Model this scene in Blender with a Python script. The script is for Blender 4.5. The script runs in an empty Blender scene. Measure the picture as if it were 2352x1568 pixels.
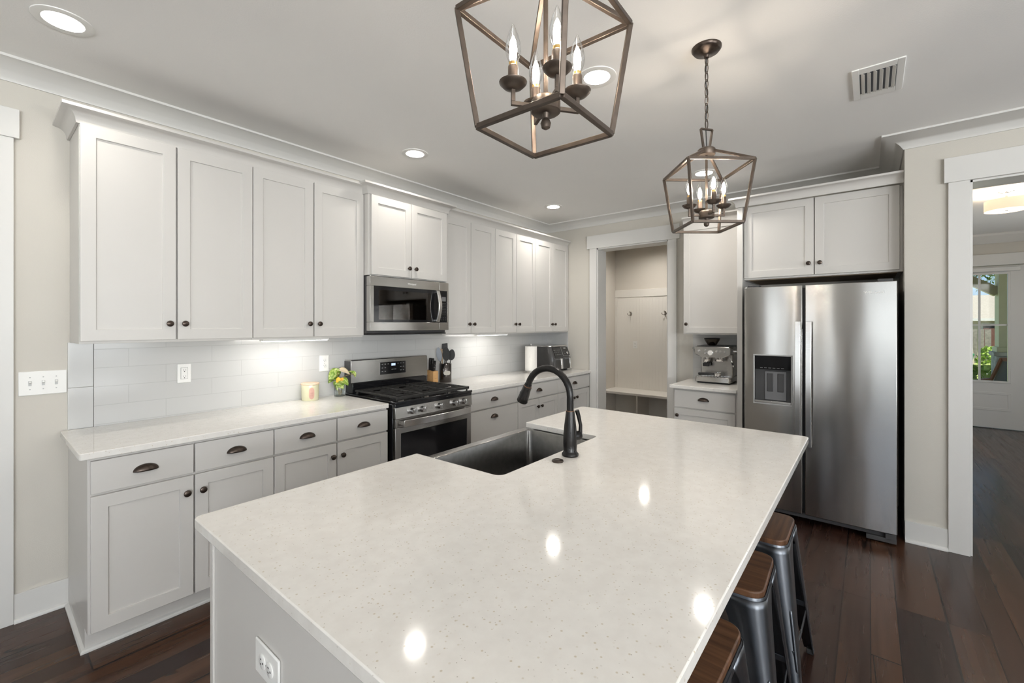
import bpy, bmesh, math, random
from mathutils import Vector, Matrix
PI = math.pi
R = math.radians
random.seed(7)
S = bpy.context.scene
COL = S.collection

# ------------------------------------------------------------------ camera, world, sun, fill light at windows, exposure
F_PX = 1007.49
cd = bpy.data.cameras.new('camera')
cd.sensor_width = 36.0
cd.lens = F_PX / 2352 * 36.0
cd.shift_y = -38.59 / 2352
cd.clip_start = 0.02
cd.clip_end = 300
cam = bpy.data.objects.new('camera', cd)
cam.location = (-0.3224, -3.2663, 1.4663)
cam.rotation_euler = (R(90), 0, -0.88797)
COL.objects.link(cam)
S.camera = cam

S.view_settings.view_transform = 'Standard'
S.view_settings.look = 'None'
S.view_settings.gamma = 1.0
S.view_settings.use_curve_mapping = False
S.view_settings.exposure = 0.21
S.cycles.use_denoising = True
S.cycles.max_bounces = 10
S.cycles.diffuse_bounces = 5
S.cycles.glossy_bounces = 5
S.cycles.transmission_bounces = 6
S.cycles.transparent_max_bounces = 10
S.cycles.sample_clamp_indirect = 6.0
S.cycles.caustics_reflective = False
S.cycles.caustics_refractive = False

W = bpy.data.worlds.new('world')
S.world = W
W.use_nodes = True
wn = W.node_tree
for n in list(wn.nodes):
    wn.nodes.remove(n)
wo = wn.nodes.new('ShaderNodeOutputWorld')
wb = wn.nodes.new('ShaderNodeBackground')
ws = wn.nodes.new('ShaderNodeTexSky')
ws.sky_type = 'HOSEK_WILKIE'
ws.turbidity = 3.0
ws.ground_albedo = 0.4
ws.sun_direction = Vector((-0.35, -0.5, 0.8)).normalized()
wn.links.new(ws.outputs[0], wb.inputs[0])
wn.links.new(wb.outputs[0], wo.inputs[0])
wb.inputs[1].default_value = 3.2

sd = bpy.data.lights.new('sun', 'SUN')
sd.energy = 8.0
sd.angle = R(0.6)
sd.color = (1.0, 0.95, 0.86)
so = bpy.data.objects.new('sun', sd)
so.rotation_euler = Vector((-0.30, -0.42, 0.85)).to_track_quat('Z', 'Y').to_euler()
COL.objects.link(so)


def area(name, loc, rot, sx, sy, power, color=(1, 1, 1), shape='RECTANGLE', spread=180, parent=None):
    d = bpy.data.lights.new(name, 'AREA')
    d.shape = shape
    d.size = sx
    if shape in ('RECTANGLE', 'ELLIPSE'):
        d.size_y = sy
    d.energy = power
    d.color = color
    d.spread = R(spread)
    o = bpy.data.objects.new(name, d)
    o.location = loc
    o.rotation_euler = rot
    COL.objects.link(o)
    if parent:
        o.parent = parent
    return o


# upturned area lamps at unseen living room windows, some added for fill light
DAY = (0.95, 0.98, 1.0)
for wy, ww, wp in ((-4.41, 2.15, 19), (-1.50, 0.75, 20), (-2.30, 0.35, 16), (-7.60, 0.8, 120)):  # last one added as fill; the others follow the refrigerator reflection
    area('window_fill', (-5.15, wy, 1.45), (0, R(-150), 0), 2.0, ww, wp * ww, DAY)
for wx, ww, wp in ((-4.3, 1.1, 260), (-2.6, 1.8, 225), (0.6, 2.2, 80)):  # side wall windows added to light ceiling and cabinet fronts
    area('window_fill', (wx, -8.15, 1.45), (R(158), 0, 0), ww, 2.0, wp * ww, DAY)

# added area lamp outside an unseen foyer opening, to brighten the foyer
area('window_fill', (6.4, -6.30, 1.5), (R(100), 0, 0), 1.8, 1.7, 26, DAY)

# ------------------------------------------------------------------ material helpers
MATS = {}


def newmat(name):
    m = bpy.data.materials.new(name)
    m.use_nodes = True
    nt = m.node_tree
    return m, nt, nt.nodes['Principled BSDF']


def nd(nt, t, **kw):
    n = nt.nodes.new(t)
    for k, v in kw.items():
        setattr(n, k, v)
    return n


def coords(nt, scale=(1, 1, 1), rot=(0, 0, 0), kind='Object'):
    tc = nd(nt, 'ShaderNodeTexCoord')
    mp = nd(nt, 'ShaderNodeMapping')
    mp.inputs['Scale'].default_value = scale
    mp.inputs['Rotation'].default_value = rot
    nt.links.new(tc.outputs[kind], mp.inputs[0])
    return mp.outputs[0]


def ramp(nt, fac, stops, interp='LINEAR'):
    r = nd(nt, 'ShaderNodeValToRGB')
    r.color_ramp.interpolation = interp
    e = r.color_ramp.elements
    while len(e) > 1:
        e.remove(e[-1])
    e[0].position = stops[0][0]
    e[0].color = tuple(stops[0][1]) + (1,)
    for p, c in stops[1:]:
        x = e.new(p)
        x.color = tuple(c) + (1,)
    nt.links.new(fac, r.inputs[0])
    return r.outputs[0]


def noise(nt, vec, scale, detail=3, rough=0.5):
    n = nd(nt, 'ShaderNodeTexNoise')
    n.inputs['Scale'].default_value = scale
    n.inputs['Detail'].default_value = detail
    n.inputs['Roughness'].default_value = rough
    if vec is not None:
        nt.links.new(vec, n.inputs['Vector'])
    return n.outputs['Fac']


def bump(nt, b, h, strength, dist=0.01):
    n = nd(nt, 'ShaderNodeBump')
    n.inputs['Strength'].default_value = strength
    n.inputs['Distance'].default_value = dist
    nt.links.new(h, n.inputs['Height'])
    nt.links.new(n.outputs[0], b.inputs['Normal'])


def mixc(nt, fac, a, b, mode='MIX'):
    n = nd(nt, 'ShaderNodeMix', data_type='RGBA', blend_type=mode)
    for inp, v in ((n.inputs[0], fac), (n.inputs[6], a), (n.inputs[7], b)):
        if isinstance(v, (int, float)):
            inp.default_value = v
        elif isinstance(v, tuple):
            inp.default_value = v if len(v) == 4 else v + (1,)
        else:
            nt.links.new(v, inp)
    return n.outputs[2]


def simple(name, col, rough=0.5, metal=0.0, var=0.03, nscale=6.0, spec=0.5, bmp=0.0, bscale=200.0, coat=0.0, trans=0.0, ior=1.45):
    """plain surface with a faint procedural tone variation"""
    m, nt, b = newmat(name)
    v = coords(nt)
    f = noise(nt, v, nscale, 3)
    c0 = tuple(max(0, x * (1 - var)) for x in col)
    c1 = tuple(min(1, x * (1 + var)) for x in col)
    nt.links.new(ramp(nt, f, [(0.3, c0), (0.7, c1)]), b.inputs['Base Color'])
    b.inputs['Roughness'].default_value = rough
    b.inputs['Metallic'].default_value = metal
    b.inputs['Specular IOR Level'].default_value = spec
    b.inputs['Coat Weight'].default_value = coat
    b.inputs['Coat Roughness'].default_value = 0.05
    b.inputs['Transmission Weight'].default_value = trans
    b.inputs['IOR'].default_value = ior
    if bmp:
        bump(nt, b, noise(nt, v, bscale, 2), bmp, 0.002)
    MATS[name] = m
    return m


def emit(name, col, strength, base=(0.8, 0.8, 0.8)):
    m, nt, b = newmat(name)
    b.inputs['Base Color'].default_value = base + (1,)
    b.inputs['Emission Color'].default_value = col + (1,)
    b.inputs['Emission Strength'].default_value = strength
    MATS[name] = m
    return m


cab_white = simple('cabinet paint', (0.60, 0.582, 0.555), 0.34, var=0.012, nscale=2.0)
trim_white = simple('trim paint', (0.68, 0.672, 0.65), 0.33, var=0.01, nscale=2.0)
wall_paint = simple('wall paint', (0.58, 0.553, 0.50), 0.75, var=0.015, nscale=1.5, bmp=0.25, bscale=260)
ceil_paint = simple('ceiling paint', (0.90, 0.892, 0.876), 0.85, var=0.012, nscale=1.2, bmp=0.25, bscale=180)
mud_paint = simple('mudroom paint', (0.62, 0.58, 0.52), 0.75, var=0.015, nscale=1.5)
mud_white = simple('mudroom trim paint', (0.76, 0.73, 0.68), 0.45, var=0.015, nscale=1.5)
bronze = simple('oil rubbed bronze', (0.075, 0.058, 0.048), 0.33, 0.85, var=0.25, nscale=60)
cage_metal = simple('lantern bronze', (0.105, 0.082, 0.066), 0.38, 0.7, var=0.18, nscale=30)
faucet_black = simple('faucet bronze black', (0.013, 0.012, 0.0115), 0.26, 0.35, var=0.3, nscale=20)
nickel = simple('aged nickel', (0.30, 0.27, 0.24), 0.35, 0.8)
copper = simple('worn copper', (0.26, 0.14, 0.085), 0.35, 0.9)
black_gloss = simple('black enamel', (0.008, 0.008, 0.009), 0.10, var=0.1, coat=0.5)
black_matte = simple('black matte', (0.012, 0.012, 0.013), 0.5, var=0.15)
iron = simple('cast iron', (0.028, 0.027, 0.026), 0.45, 0.2, var=0.2, nscale=40, bmp=0.3, bscale=500)
dark_glass = simple('dark glass', (0.012, 0.012, 0.013), 0.05, var=0.1, spec=0.32)
dark_grey = simple('dark grey plastic', (0.055, 0.054, 0.055), 0.42, var=0.1)
mid_grey = simple('grey plastic', (0.16, 0.16, 0.165), 0.42, var=0.06)
charcoal = simple('charcoal satin', (0.045, 0.043, 0.042), 0.36, var=0.1, coat=0.15)
chrome = simple('chrome', (0.72, 0.71, 0.70), 0.12, 1.0, var=0.03)
plate_white = simple('white plastic', (0.84, 0.835, 0.81), 0.32, var=0.008)
slot_dark = simple('slot dark', (0.05, 0.05, 0.05), 0.6)
paper = simple('paper towel', (0.86, 0.84, 0.80), 0.9, var=0.02, nscale=60, bmp=0.3, bscale=300)
wax = simple('candle glass wax', (0.70, 0.68, 0.47), 0.22, var=0.05, coat=0.4)
lid_wood = simple('pale wood', (0.72, 0.55, 0.40), 0.5, var=0.08, nscale=20)
pink = simple('pink label', (0.60, 0.36, 0.29), 0.55, var=0.06, nscale=40)
block_wood = simple('knife block wood', (0.62, 0.36, 0.15), 0.5, var=0.12, nscale=18)
spoon_wood = simple('wooden utensil', (0.50, 0.36, 0.24), 0.6, var=0.1)
utensil_black = simple('black nylon', (0.012, 0.011, 0.011), 0.4)
hinge_white = simple('silver plastic', (0.42, 0.42, 0.41), 0.35, 0.2)
stem_brown = simple('stem', (0.20, 0.15, 0.05), 0.6)
leaf_yellow = simple('yellow leaf', (0.75, 0.42, 0.03), 0.45, var=0.1)
leaf_pale = simple('pale leaf', (0.72, 0.60, 0.42), 0.5, var=0.1)
duct = simple('duct dark', (0.10, 0.11, 0.13), 0.5)
cabinet_raw = simple('raw cabinet underside', (0.30, 0.22, 0.15), 0.6, var=0.2, nscale=8)
porch_paint = simple('porch column paint', (0.66, 0.63, 0.46), 0.6)
porch_brown = simple('porch ceiling', (0.42, 0.37, 0.26), 0.6)
stone = simple('stacked stone', (0.42, 0.41, 0.38), 0.85, var=0.35, nscale=9)
lawn_mat = simple('lawn grass', (0.30, 0.36, 0.10), 0.9, var=0.35, nscale=14)
road_mat = simple('pale concrete', (0.62, 0.60, 0.57), 0.9, var=0.06)
house_mat = simple('beige siding', (0.55, 0.50, 0.42), 0.8)
roof_mat = simple('pale shingles', (0.31, 0.285, 0.245), 0.9, var=0.12, nscale=20)
fence_grey = simple('weathered fence', (0.22, 0.20, 0.18), 0.9, var=0.25, nscale=10)
fence_red = simple('red brown fence', (0.14, 0.06, 0.05), 0.8, var=0.2)
bark = simple('bark', (0.32, 0.28, 0.23), 0.9, var=0.3, nscale=12)
foliage_mat = simple('foliage', (0.10, 0.17, 0.035), 0.7, var=0.5, nscale=5)
foliage_light = simple('bright foliage', (0.28, 0.42, 0.07), 0.6, var=0.4, nscale=8)
palm_mat = simple('palm frond', (0.05, 0.11, 0.05), 0.5, var=0.3)
teak = simple('teak frame', (0.26, 0.10, 0.045), 0.5, var=0.2)
sling = simple('grey sling fabric', (0.14, 0.145, 0.15), 0.8, var=0.1, nscale=60)
green_bin = simple('green plastic', (0.02, 0.14, 0.07), 0.5)
shade_fabric = emit('lamp shade fabric', (1.0, 0.72, 0.48), 0.55, (0.8, 0.7, 0.6))
lamp_diffuser = emit('lamp diffuser', (1.0, 0.88, 0.72), 3.0)
can_lens = emit('downlight lens', (1.0, 0.97, 0.92), 7.0)
strip_lens = emit('led strip', (1.0, 0.98, 0.95), 9.0)
filament_mat = emit('filament', (1.0, 0.93, 0.84), 16.0)
clock_mat = emit('clock display', (0.55, 0.68, 1.0), 1.1, (0.02, 0.02, 0.03))
legend_mat = simple('printed legend', (0.55, 0.55, 0.55), 0.5)
ui_grey = simple('dim legend', (0.22, 0.22, 0.22), 0.5)


def thin_glass(name, col=(1, 1, 1), refl=0.12, glow=None):
    m, nt, b = newmat(name)
    nt.nodes.remove(b)
    out = nt.nodes['Material Output']
    tr = nd(nt, 'ShaderNodeBsdfTransparent')
    tr.inputs[0].default_value = col + (1,)
    gl = nd(nt, 'ShaderNodeBsdfGlossy')
    gl.inputs['Roughness'].default_value = 0.03
    fr = nd(nt, 'ShaderNodeLayerWeight')
    fr.inputs[0].default_value = 0.25
    mu = nd(nt, 'ShaderNodeMath', operation='MULTIPLY')
    mu.inputs[1].default_value = 0.6
    ad = nd(nt, 'ShaderNodeMath', operation='ADD')
    ad.inputs[1].default_value = refl * 0.3
    nt.links.new(fr.outputs['Fresnel'], mu.inputs[0])
    nt.links.new(mu.outputs[0], ad.inputs[0])
    mx = nd(nt, 'ShaderNodeMixShader')
    nt.links.new(ad.outputs[0], mx.inputs[0])
    nt.links.new(tr.outputs[0], mx.inputs[1])
    nt.links.new(gl.outputs[0], mx.inputs[2])
    nt.links.new(mx.outputs[0], out.inputs[0])
    MATS[name] = m
    return m


clear_glass = thin_glass('clear glass', (0.97, 0.99, 0.98))
smoke_glass = thin_glass('smoked glass', (0.55, 0.50, 0.45))
bulb_glass = thin_glass('bulb glass', (0.98, 0.98, 0.98))


def make_quartz():
    m, nt, b = newmat('speckled quartz')
    v = coords(nt)
    base = ramp(nt, noise(nt, v, 30, 3), [(0.3, (0.725, 0.70, 0.66)), (0.7, (0.775, 0.755, 0.715))])
    # beige flecks, then smaller grey ones
    vo = nd(nt, 'ShaderNodeTexVoronoi')
    vo.inputs['Scale'].default_value = 80
    nt.links.new(v, vo.inputs['Vector'])
    d1 = ramp(nt, vo.outputs['Distance'], [(0.0, (1, 1, 1)), (0.125, (1, 1, 1)), (0.225, (0, 0, 0))])
    pick = nd(nt, 'ShaderNodeSeparateColor')
    nt.links.new(vo.outputs['Color'], pick.inputs[0])
    p1 = ramp(nt, pick.outputs[0], [(0.0, (0, 0, 0)), (0.30, (0, 0, 0)), (0.75, (1, 1, 1))])
    f1 = mixc(nt, 1.0, d1, p1, 'MULTIPLY')
    c = mixc(nt, f1, base, (0.58, 0.52, 0.42))
    vo2 = nd(nt, 'ShaderNodeTexVoronoi')
    vo2.inputs['Scale'].default_value = 140
    nt.links.new(v, vo2.inputs['Vector'])
    d2 = ramp(nt, vo2.outputs['Distance'], [(0.0, (1, 1, 1)), (0.11, (1, 1, 1)), (0.19, (0, 0, 0))])
    pick2 = nd(nt, 'ShaderNodeSeparateColor')
    nt.links.new(vo2.outputs['Color'], pick2.inputs[0])
    p2 = ramp(nt, pick2.outputs[1], [(0.0, (0, 0, 0)), (0.80, (0, 0, 0)), (0.84, (1, 1, 1))])
    f2 = mixc(nt, 1.0, d2, p2, 'MULTIPLY')
    c = mixc(nt, f2, c, (0.44, 0.41, 0.36))
    nt.links.new(c, b.inputs['Base Color'])
    b.inputs['Roughness'].default_value = 0.085
    b.inputs['Specular IOR Level'].default_value = 0.5
    return m


quartz = make_quartz()


def make_steel(name, base=0.46, rough=0.24, wave=0.0, warm=(1.0, 0.97, 0.93), aniso=0.75, grain=(3, 3, 700)):
    m, nt, b = newmat(name)
    v = coords(nt, grain)
    g = noise(nt, v, 1.0, 2)
    c0 = tuple(base * 0.93 * w for w in warm)
    c1 = tuple(base * 1.05 * w for w in warm)
    nt.links.new(ramp(nt, g, [(0.35, c0), (0.65, c1)]), b.inputs['Base Color'])
    b.inputs['Metallic'].default_value = 1.0
    b.inputs['Roughness'].default_value = rough
    b.inputs['Anisotropic'].default_value = aniso
    b.inputs['Anisotropic Rotation'].default_value = 0.25
    tg = nd(nt, 'ShaderNodeTangent', direction_type='RADIAL', axis='Z')
    nt.links.new(tg.outputs[0], b.inputs['Tangent'])
    if wave:
        v2 = coords(nt, (5.0, 5.0, 0.9))
        bump(nt, b, noise(nt, v2, 1.0, 1, 0.4), wave, 0.05)
    return m


steel = make_steel('brushed steel')
steel_fridge = make_steel('fridge steel', 0.52, 0.19, 0.05, aniso=0.9, grain=(2, 2, 2))
steel_sink = make_steel('sink steel', 0.24, 0.30, 0.0, (1, 0.98, 0.95), 0.3, (40, 40, 40))
steel_bright = make_steel('handle steel', 0.74, 0.22, 0.0, (1, 0.99, 0.97), 0.4)
gun_metal = make_steel('gunmetal steel', 0.175, 0.36, 0.0, (0.92, 0.98, 1.08), 0.3, (30, 30, 4))
foot_metal = simple('dark rubber foot', (0.03, 0.03, 0.03), 0.6)


def make_floor():
    m, nt, b = newmat('dark hardwood planks')
    v = coords(nt)
    br = nd(nt, 'ShaderNodeTexBrick')
    br.offset = 0.37
    br.offset_frequency = 3
    br.inputs['Scale'].default_value = 1.0
    br.inputs['Brick Width'].default_value = 1.35
    br.inputs['Row Height'].default_value = 0.142
    br.inputs['Mortar Size'].default_value = 0.003
    br.inputs['Mortar Smooth'].default_value = 0.1
    br.inputs['Color1'].default_value = (0.0, 0.0, 0.0, 1)
    br.inputs['Color2'].default_value = (1.0, 1.0, 1.0, 1)
    br.inputs['Mortar'].default_value = (0.5, 0.5, 0.5, 1)
    # boards of mixed width: the rows are stretched and squeezed across the floor
    sx = nd(nt, 'ShaderNodeSeparateXYZ')
    nt.links.new(v, sx.inputs[0])
    m1 = nd(nt, 'ShaderNodeMath', operation='MULTIPLY')
    m1.inputs[1].default_value = 2 * PI / 0.47
    nt.links.new(sx.outputs[1], m1.inputs[0])
    m2 = nd(nt, 'ShaderNodeMath', operation='SINE')
    nt.links.new(m1.outputs[0], m2.inputs[0])
    m3 = nd(nt, 'ShaderNodeMath', operation='MULTIPLY_ADD')
    m3.inputs[1].default_value = 0.032
    nt.links.new(m2.outputs[0], m3.inputs[0])
    nt.links.new(sx.outputs[1], m3.inputs[2])
    cx = nd(nt, 'ShaderNodeCombineXYZ')
    nt.links.new(sx.outputs[0], cx.inputs[0])
    nt.links.new(m3.outputs[0], cx.inputs[1])
    nt.links.new(cx.outputs[0], br.inputs['Vector'])
    tone = ramp(nt, br.outputs['Color'], [(0.0, (0.019, 0.0088, 0.0070)), (0.45, (0.036, 0.0168, 0.0112)), (1.0, (0.072, 0.034, 0.0185))])
    # grain runs along the boards, shifted from board to board
    add = nd(nt, 'ShaderNodeVectorMath', operation='ADD')
    sc = nd(nt, 'ShaderNodeVectorMath', operation='SCALE')
    sc.inputs['Scale'].default_value = 7.0
    nt.links.new(br.outputs['Color'], sc.inputs[0])
    nt.links.new(v, add.inputs[0])
    nt.links.new(sc.outputs[0], add.inputs[1])
    mp = nd(nt, 'ShaderNodeMapping')
    mp.inputs['Scale'].default_value = (0.8, 13, 1)
    nt.links.new(add.outputs[0], mp.inputs[0])
    g = noise(nt, mp.outputs[0], 1.2, 4, 0.55)
    gr = ramp(nt, g, [(0.25, (0.55, 0.53, 0.52)), (0.5, (1, 1, 1)), (0.8, (1.35, 1.3, 1.25))])
    c = mixc(nt, 1.0, tone, gr, 'MULTIPLY')
    # dark cracks
    mp2 = nd(nt, 'ShaderNodeMapping')
    mp2.inputs['Scale'].default_value = (0.55, 5.5, 1)
    nt.links.new(add.outputs[0], mp2.inputs[0])
    k = noise(nt, mp2.outputs[0], 1.3, 0.6, 0.4)
    kr = ramp(nt, k, [(0.488, (0, 0, 0)), (0.492, (1, 1, 1)), (0.499, (1, 1, 1)), (0.503, (0, 0, 0))])
    gate = ramp(nt, noise(nt, v, 1.9, 2), [(0.50, (0, 0, 0)), (0.54, (1, 1, 1))])
    kk = mixc(nt, 1.0, kr, gate, 'MULTIPLY')
    c = mixc(nt, kk, c, (0.006, 0.004, 0.003))
    c = mixc(nt, br.outputs['Fac'], c, (0.008, 0.005, 0.004))
    nt.links.new(c, b.inputs['Base Color'])
    rr = ramp(nt, noise(nt, mp.outputs[0], 3, 3), [(0.3, (0.19,) * 3), (0.7, (0.29,) * 3)])
    nt.links.new(rr, b.inputs['Roughness'])
    hh = mixc(nt, br.outputs['Fac'], g, (0, 0, 0))
    bump(nt, b, hh, 0.10, 0.004)
    b.inputs['Specular IOR Level'].default_value = 0.4
    return m


floor_mat = make_floor()


def make_tile():
    """long glossy subway tile on the wall plane (object x along the wall, z up)"""
    m, nt, b = newmat('white subway tile')
    v = coords(nt, rot=(R(90), 0, 0))
    tc = nd(nt, 'ShaderNodeTexCoord')
    sp = nd(nt, 'ShaderNodeSeparateXYZ')
    nt.links.new(tc.outputs['Object'], sp.inputs[0])
    cb = nd(nt, 'ShaderNodeCombineXYZ')
    nt.links.new(sp.outputs[0], cb.inputs[0])
    nt.links.new(sp.outputs[2], cb.inputs[1])
    br = nd(nt, 'ShaderNodeTexBrick')
    br.offset = 0.42
    br.offset_frequency = 2
    br.inputs['Scale'].default_value = 1.0
    br.inputs['Brick Width'].default_value = 0.406
    br.inputs['Row Height'].default_value = 0.1025
    br.inputs['Mortar Size'].default_value = 0.0016
    br.inputs['Mortar Smooth'].default_value = 0.3
    br.inputs['Color1'].default_value = (0.53, 0.53, 0.52, 1)
    br.inputs['Color2'].default_value = (0.545, 0.545, 0.535, 1)
    br.inputs['Mortar'].default_value = (0.45, 0.45, 0.44, 1)
    nt.links.new(cb.outputs[0], br.inputs['Vector'])
    nt.links.new(br.outputs['Color'], b.inputs['Base Color'])
    b.inputs['Roughness'].default_value = 0.16
    inv = nd(nt, 'ShaderNodeMath', operation='SUBTRACT')
    inv.inputs[0].default_value = 1.0
    nt.links.new(br.outputs['Fac'], inv.inputs[1])
    bump(nt, b, inv.outputs[0], 0.3, 0.002)
    return m


tile_mat = make_tile()
tile_plain = simple('white glazed tile', (0.54, 0.54, 0.53), 0.16, var=0.01)
grout = simple('grout', (0.58, 0.58, 0.56), 0.8)


def make_bead():
    m, nt, b = newmat('beadboard')
    v = coords(nt)
    wv = nd(nt, 'ShaderNodeTexWave', wave_type='BANDS', bands_direction='Y', wave_profile='SAW')
    wv.inputs['Scale'].default_value = 6.1
    nt.links.new(v, wv.inputs['Vector'])
    h = ramp(nt, wv.outputs['Fac'], [(0.0, (0, 0, 0)), (0.10, (1, 1, 1)), (0.9, (1, 1, 1)), (1.0, (0, 0, 0))])
    b.inputs['Base Color'].default_value = (0.80, 0.77, 0.72, 1)
    b.inputs['Roughness'].default_value = 0.45
    bump(nt, b, h, 0.5, 0.003)
    return m


bead_mat = make_bead()


def make_wood_seat():
    m, nt, b = newmat('walnut seat')
    v = coords(nt, (3, 60, 3))
    g = noise(nt, v, 1.2, 5, 0.6)
    nt.links.new(ramp(nt, g, [(0.3, (0.052, 0.023, 0.011)), (0.55, (0.115, 0.052, 0.024)), (0.75, (0.16, 0.075, 0.035))]), b.inputs['Base Color'])
    b.inputs['Roughness'].default_value = 0.42
    return m


seat_wood = make_wood_seat()


def make_leaf():
    m, nt, b = newmat('variegated leaf')
    f = noise(nt, coords(nt), 55, 4)
    nt.links.new(ramp(nt, f, [(0.30, (0.06, 0.16, 0.015)), (0.5, (0.24, 0.36, 0.05)), (0.68, (0.62, 0.66, 0.30))]), b.inputs['Base Color'])
    b.inputs['Roughness'].default_value = 0.4
    return m


leaf_mat = make_leaf()

# ------------------------------------------------------------------ mesh helpers


class MB:
    def __init__(self):
        self.bm = bmesh.new()

    def face(self, vs):
        try:
            return self.bm.faces.new(vs)
        except ValueError:
            return None

    def v(self, *p):
        return self.bm.verts.new(p)

    def box(self, x0, x1, y0, y1, z0, z1):
        a = [self.v(x, y, z) for z in (z0, z1) for x, y in ((x0, y0), (x1, y0), (x1, y1), (x0, y1))]
        for f in ((3, 2, 1, 0), (4, 5, 6, 7), (0, 1, 5, 4), (1, 2, 6, 5), (2, 3, 7, 6), (3, 0, 4, 7)):
            self.face([a[i] for i in f])
        return self

    def loft(self, loops, closed=True, cap0=True, cap1=True):
        rows = [[self.v(*p) for p in lp] for lp in loops]
        n = len(rows[0])
        for a, b in zip(rows, rows[1:]):
            for i in range(n if closed else n - 1):
                j = (i + 1) % n
                self.face([a[i], a[j], b[j], b[i]])
        if closed and cap0:
            self.face(rows[0][::-1])
        if closed and cap1:
            self.face(rows[-1])
        return self

    def lathe(self, prof, c=(0, 0, 0), axis='Z', n=24, cap=True):
        """prof: (radius, height) pairs from bottom to top"""
        loops = []
        for r, h in prof:
            lp = []
            for i in range(n):
                a = 2 * PI * i / n
                x, y = max(r, 1e-5) * math.cos(a), max(r, 1e-5) * math.sin(a)
                if axis == 'Z':
                    p = (x, y, h)
                elif axis == 'Y':
                    p = (x, -h, y)        # height runs towards -y (out of a front face)
                else:
                    p = (h, x, y)
                lp.append((p[0] + c[0], p[1] + c[1], p[2] + c[2]))
            loops.append(lp)
        return self.loft(loops, True, cap, cap)

    def tube(self, pts, r, n=10, closed=False, cap=True, flat=None):
        """round (or flat=(rx, ry) elliptical) tube along points; r may be a list"""
        P = [Vector(p) for p in pts]
        m = len(P)
        rs = r if isinstance(r, (list, tuple)) else [r] * m
        loops = []
        ref = None
        for i in range(m):
            if closed:
                t = (P[(i + 1) % m] - P[i - 1]).normalized()
            else:
                t = (P[min(i + 1, m - 1)] - P[max(i - 1, 0)]).normalized()
            if ref is None:
                ref = Vector((0, 0, 1)) if abs(t.z) < 0.9 else Vector((1, 0, 0))
            a = (ref - t * ref.dot(t)).normalized()
            b = t.cross(a)
            ref = a
            k = flat or (1, 1)
            loops.append([tuple(P[i] + a * (math.cos(q) * rs[i] * k[0]) + b * (math.sin(q) * rs[i] * k[1]))
                          for q in (2 * PI * j / n for j in range(n))])
        if closed:
            loops.append(loops[0])
            return self.loft(loops, True, False, False)
        return self.loft(loops, True, cap, cap)

    def bar(self, a, b, w, h=None, up=(0, 0, 1)):
        """rectangular bar from a to b"""
        h = h or w
        a, b = Vector(a), Vector(b)
        t = (b - a).normalized()
        u = Vector(up)
        if abs(t.dot(u)) > 0.98:
            u = Vector((1, 0, 0))
        s = t.cross(u).normalized()
        u = s.cross(t)
        q = [(-1, -1), (1, -1), (1, 1), (-1, 1)]
        lp = lambda c: [tuple(c + s * (i * w / 2) + u * (j * h / 2)) for i, j in q]
        return self.loft([lp(a), lp(b)])

    def prism(self, poly, z0, z1):
        return self.loft([[(x, y, z0) for x, y in poly], [(x, y, z1) for x, y in poly]])

    def prism_y(self, poly, y0, y1):
        """poly in x, z; extruded along y"""
        return self.loft([[(x, y0, z) for x, z in poly], [(x, y1, z) for x, z in poly]])

    def prism_x(self, poly, x0, x1):
        """poly in y, z; extruded along x"""
        return self.loft([[(x0, y, z) for y, z in poly], [(x1, y, z) for y, z in poly]])

    def shaker(self, x0, x1, z0, z1, yb, yf, ix0, ix1, iz0, iz1, rec):
        """slab with back yb and front yf (yf < yb) whose front is sunk by rec inside the inner rectangle"""
        q = lambda a, b, c, d, y: [self.v(a, y, c), self.v(b, y, c), self.v(b, y, d), self.v(a, y, d)]
        B = q(x0, x1, z0, z1, yb)
        O = q(x0, x1, z0, z1, yf)
        I = q(ix0, ix1, iz0, iz1, yf)
        D = q(ix0, ix1, iz0, iz1, yf + rec)
        self.face(B[::-1])
        for i in range(4):
            j = (i + 1) % 4
            self.face([B[i], B[j], O[j], O[i]])
            self.face([O[i], O[j], I[j], I[i]])
            self.face([I[i], I[j], D[j], D[i]])
        self.face(D)
        return self

    def sphere(self, c, r, nu=16, nv=10, sc=(1, 1, 1)):
        loops = []
        for i in range(nv + 1):
            a = -PI / 2 + PI * i / nv
            rr = max(math.cos(a), 1e-4)
            loops.append([(c[0] + r * sc[0] * rr * math.cos(2 * PI * j / nu), c[1] + r * sc[1] * rr * math.sin(2 * PI * j / nu),
                           c[2] + r * sc[2] * math.sin(a)) for j in range(nu)])
        return self.loft(loops)

    def sweep(self, prof, path, closed=False):
        """prof: (out, z); path: (x, y) walked with the open side on its right; mitred corners"""
        n = len(path)
        loops = []
        for i in range(n):
            p = Vector(path[i])
            d0 = (p - Vector(path[i - 1])).normalized() if (i > 0 or closed) else None
            d1 = (Vector(path[(i + 1) % n]) - p).normalized() if (i < n - 1 or closed) else None
            if d0 is None:
                d0 = d1
            if d1 is None:
                d1 = d0
            n0 = Vector((d0.y, -d0.x))
            n1 = Vector((d1.y, -d1.x))
            m = n0 + n1
            m = m / max(m.dot(n0), 1e-3)
            loops.append([(p.x + m.x * o, p.y + m.y * o, z) for o, z in prof])
        if closed:
            loops.append(loops[0])
        return self.loft(loops, True, not closed, not closed)

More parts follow.
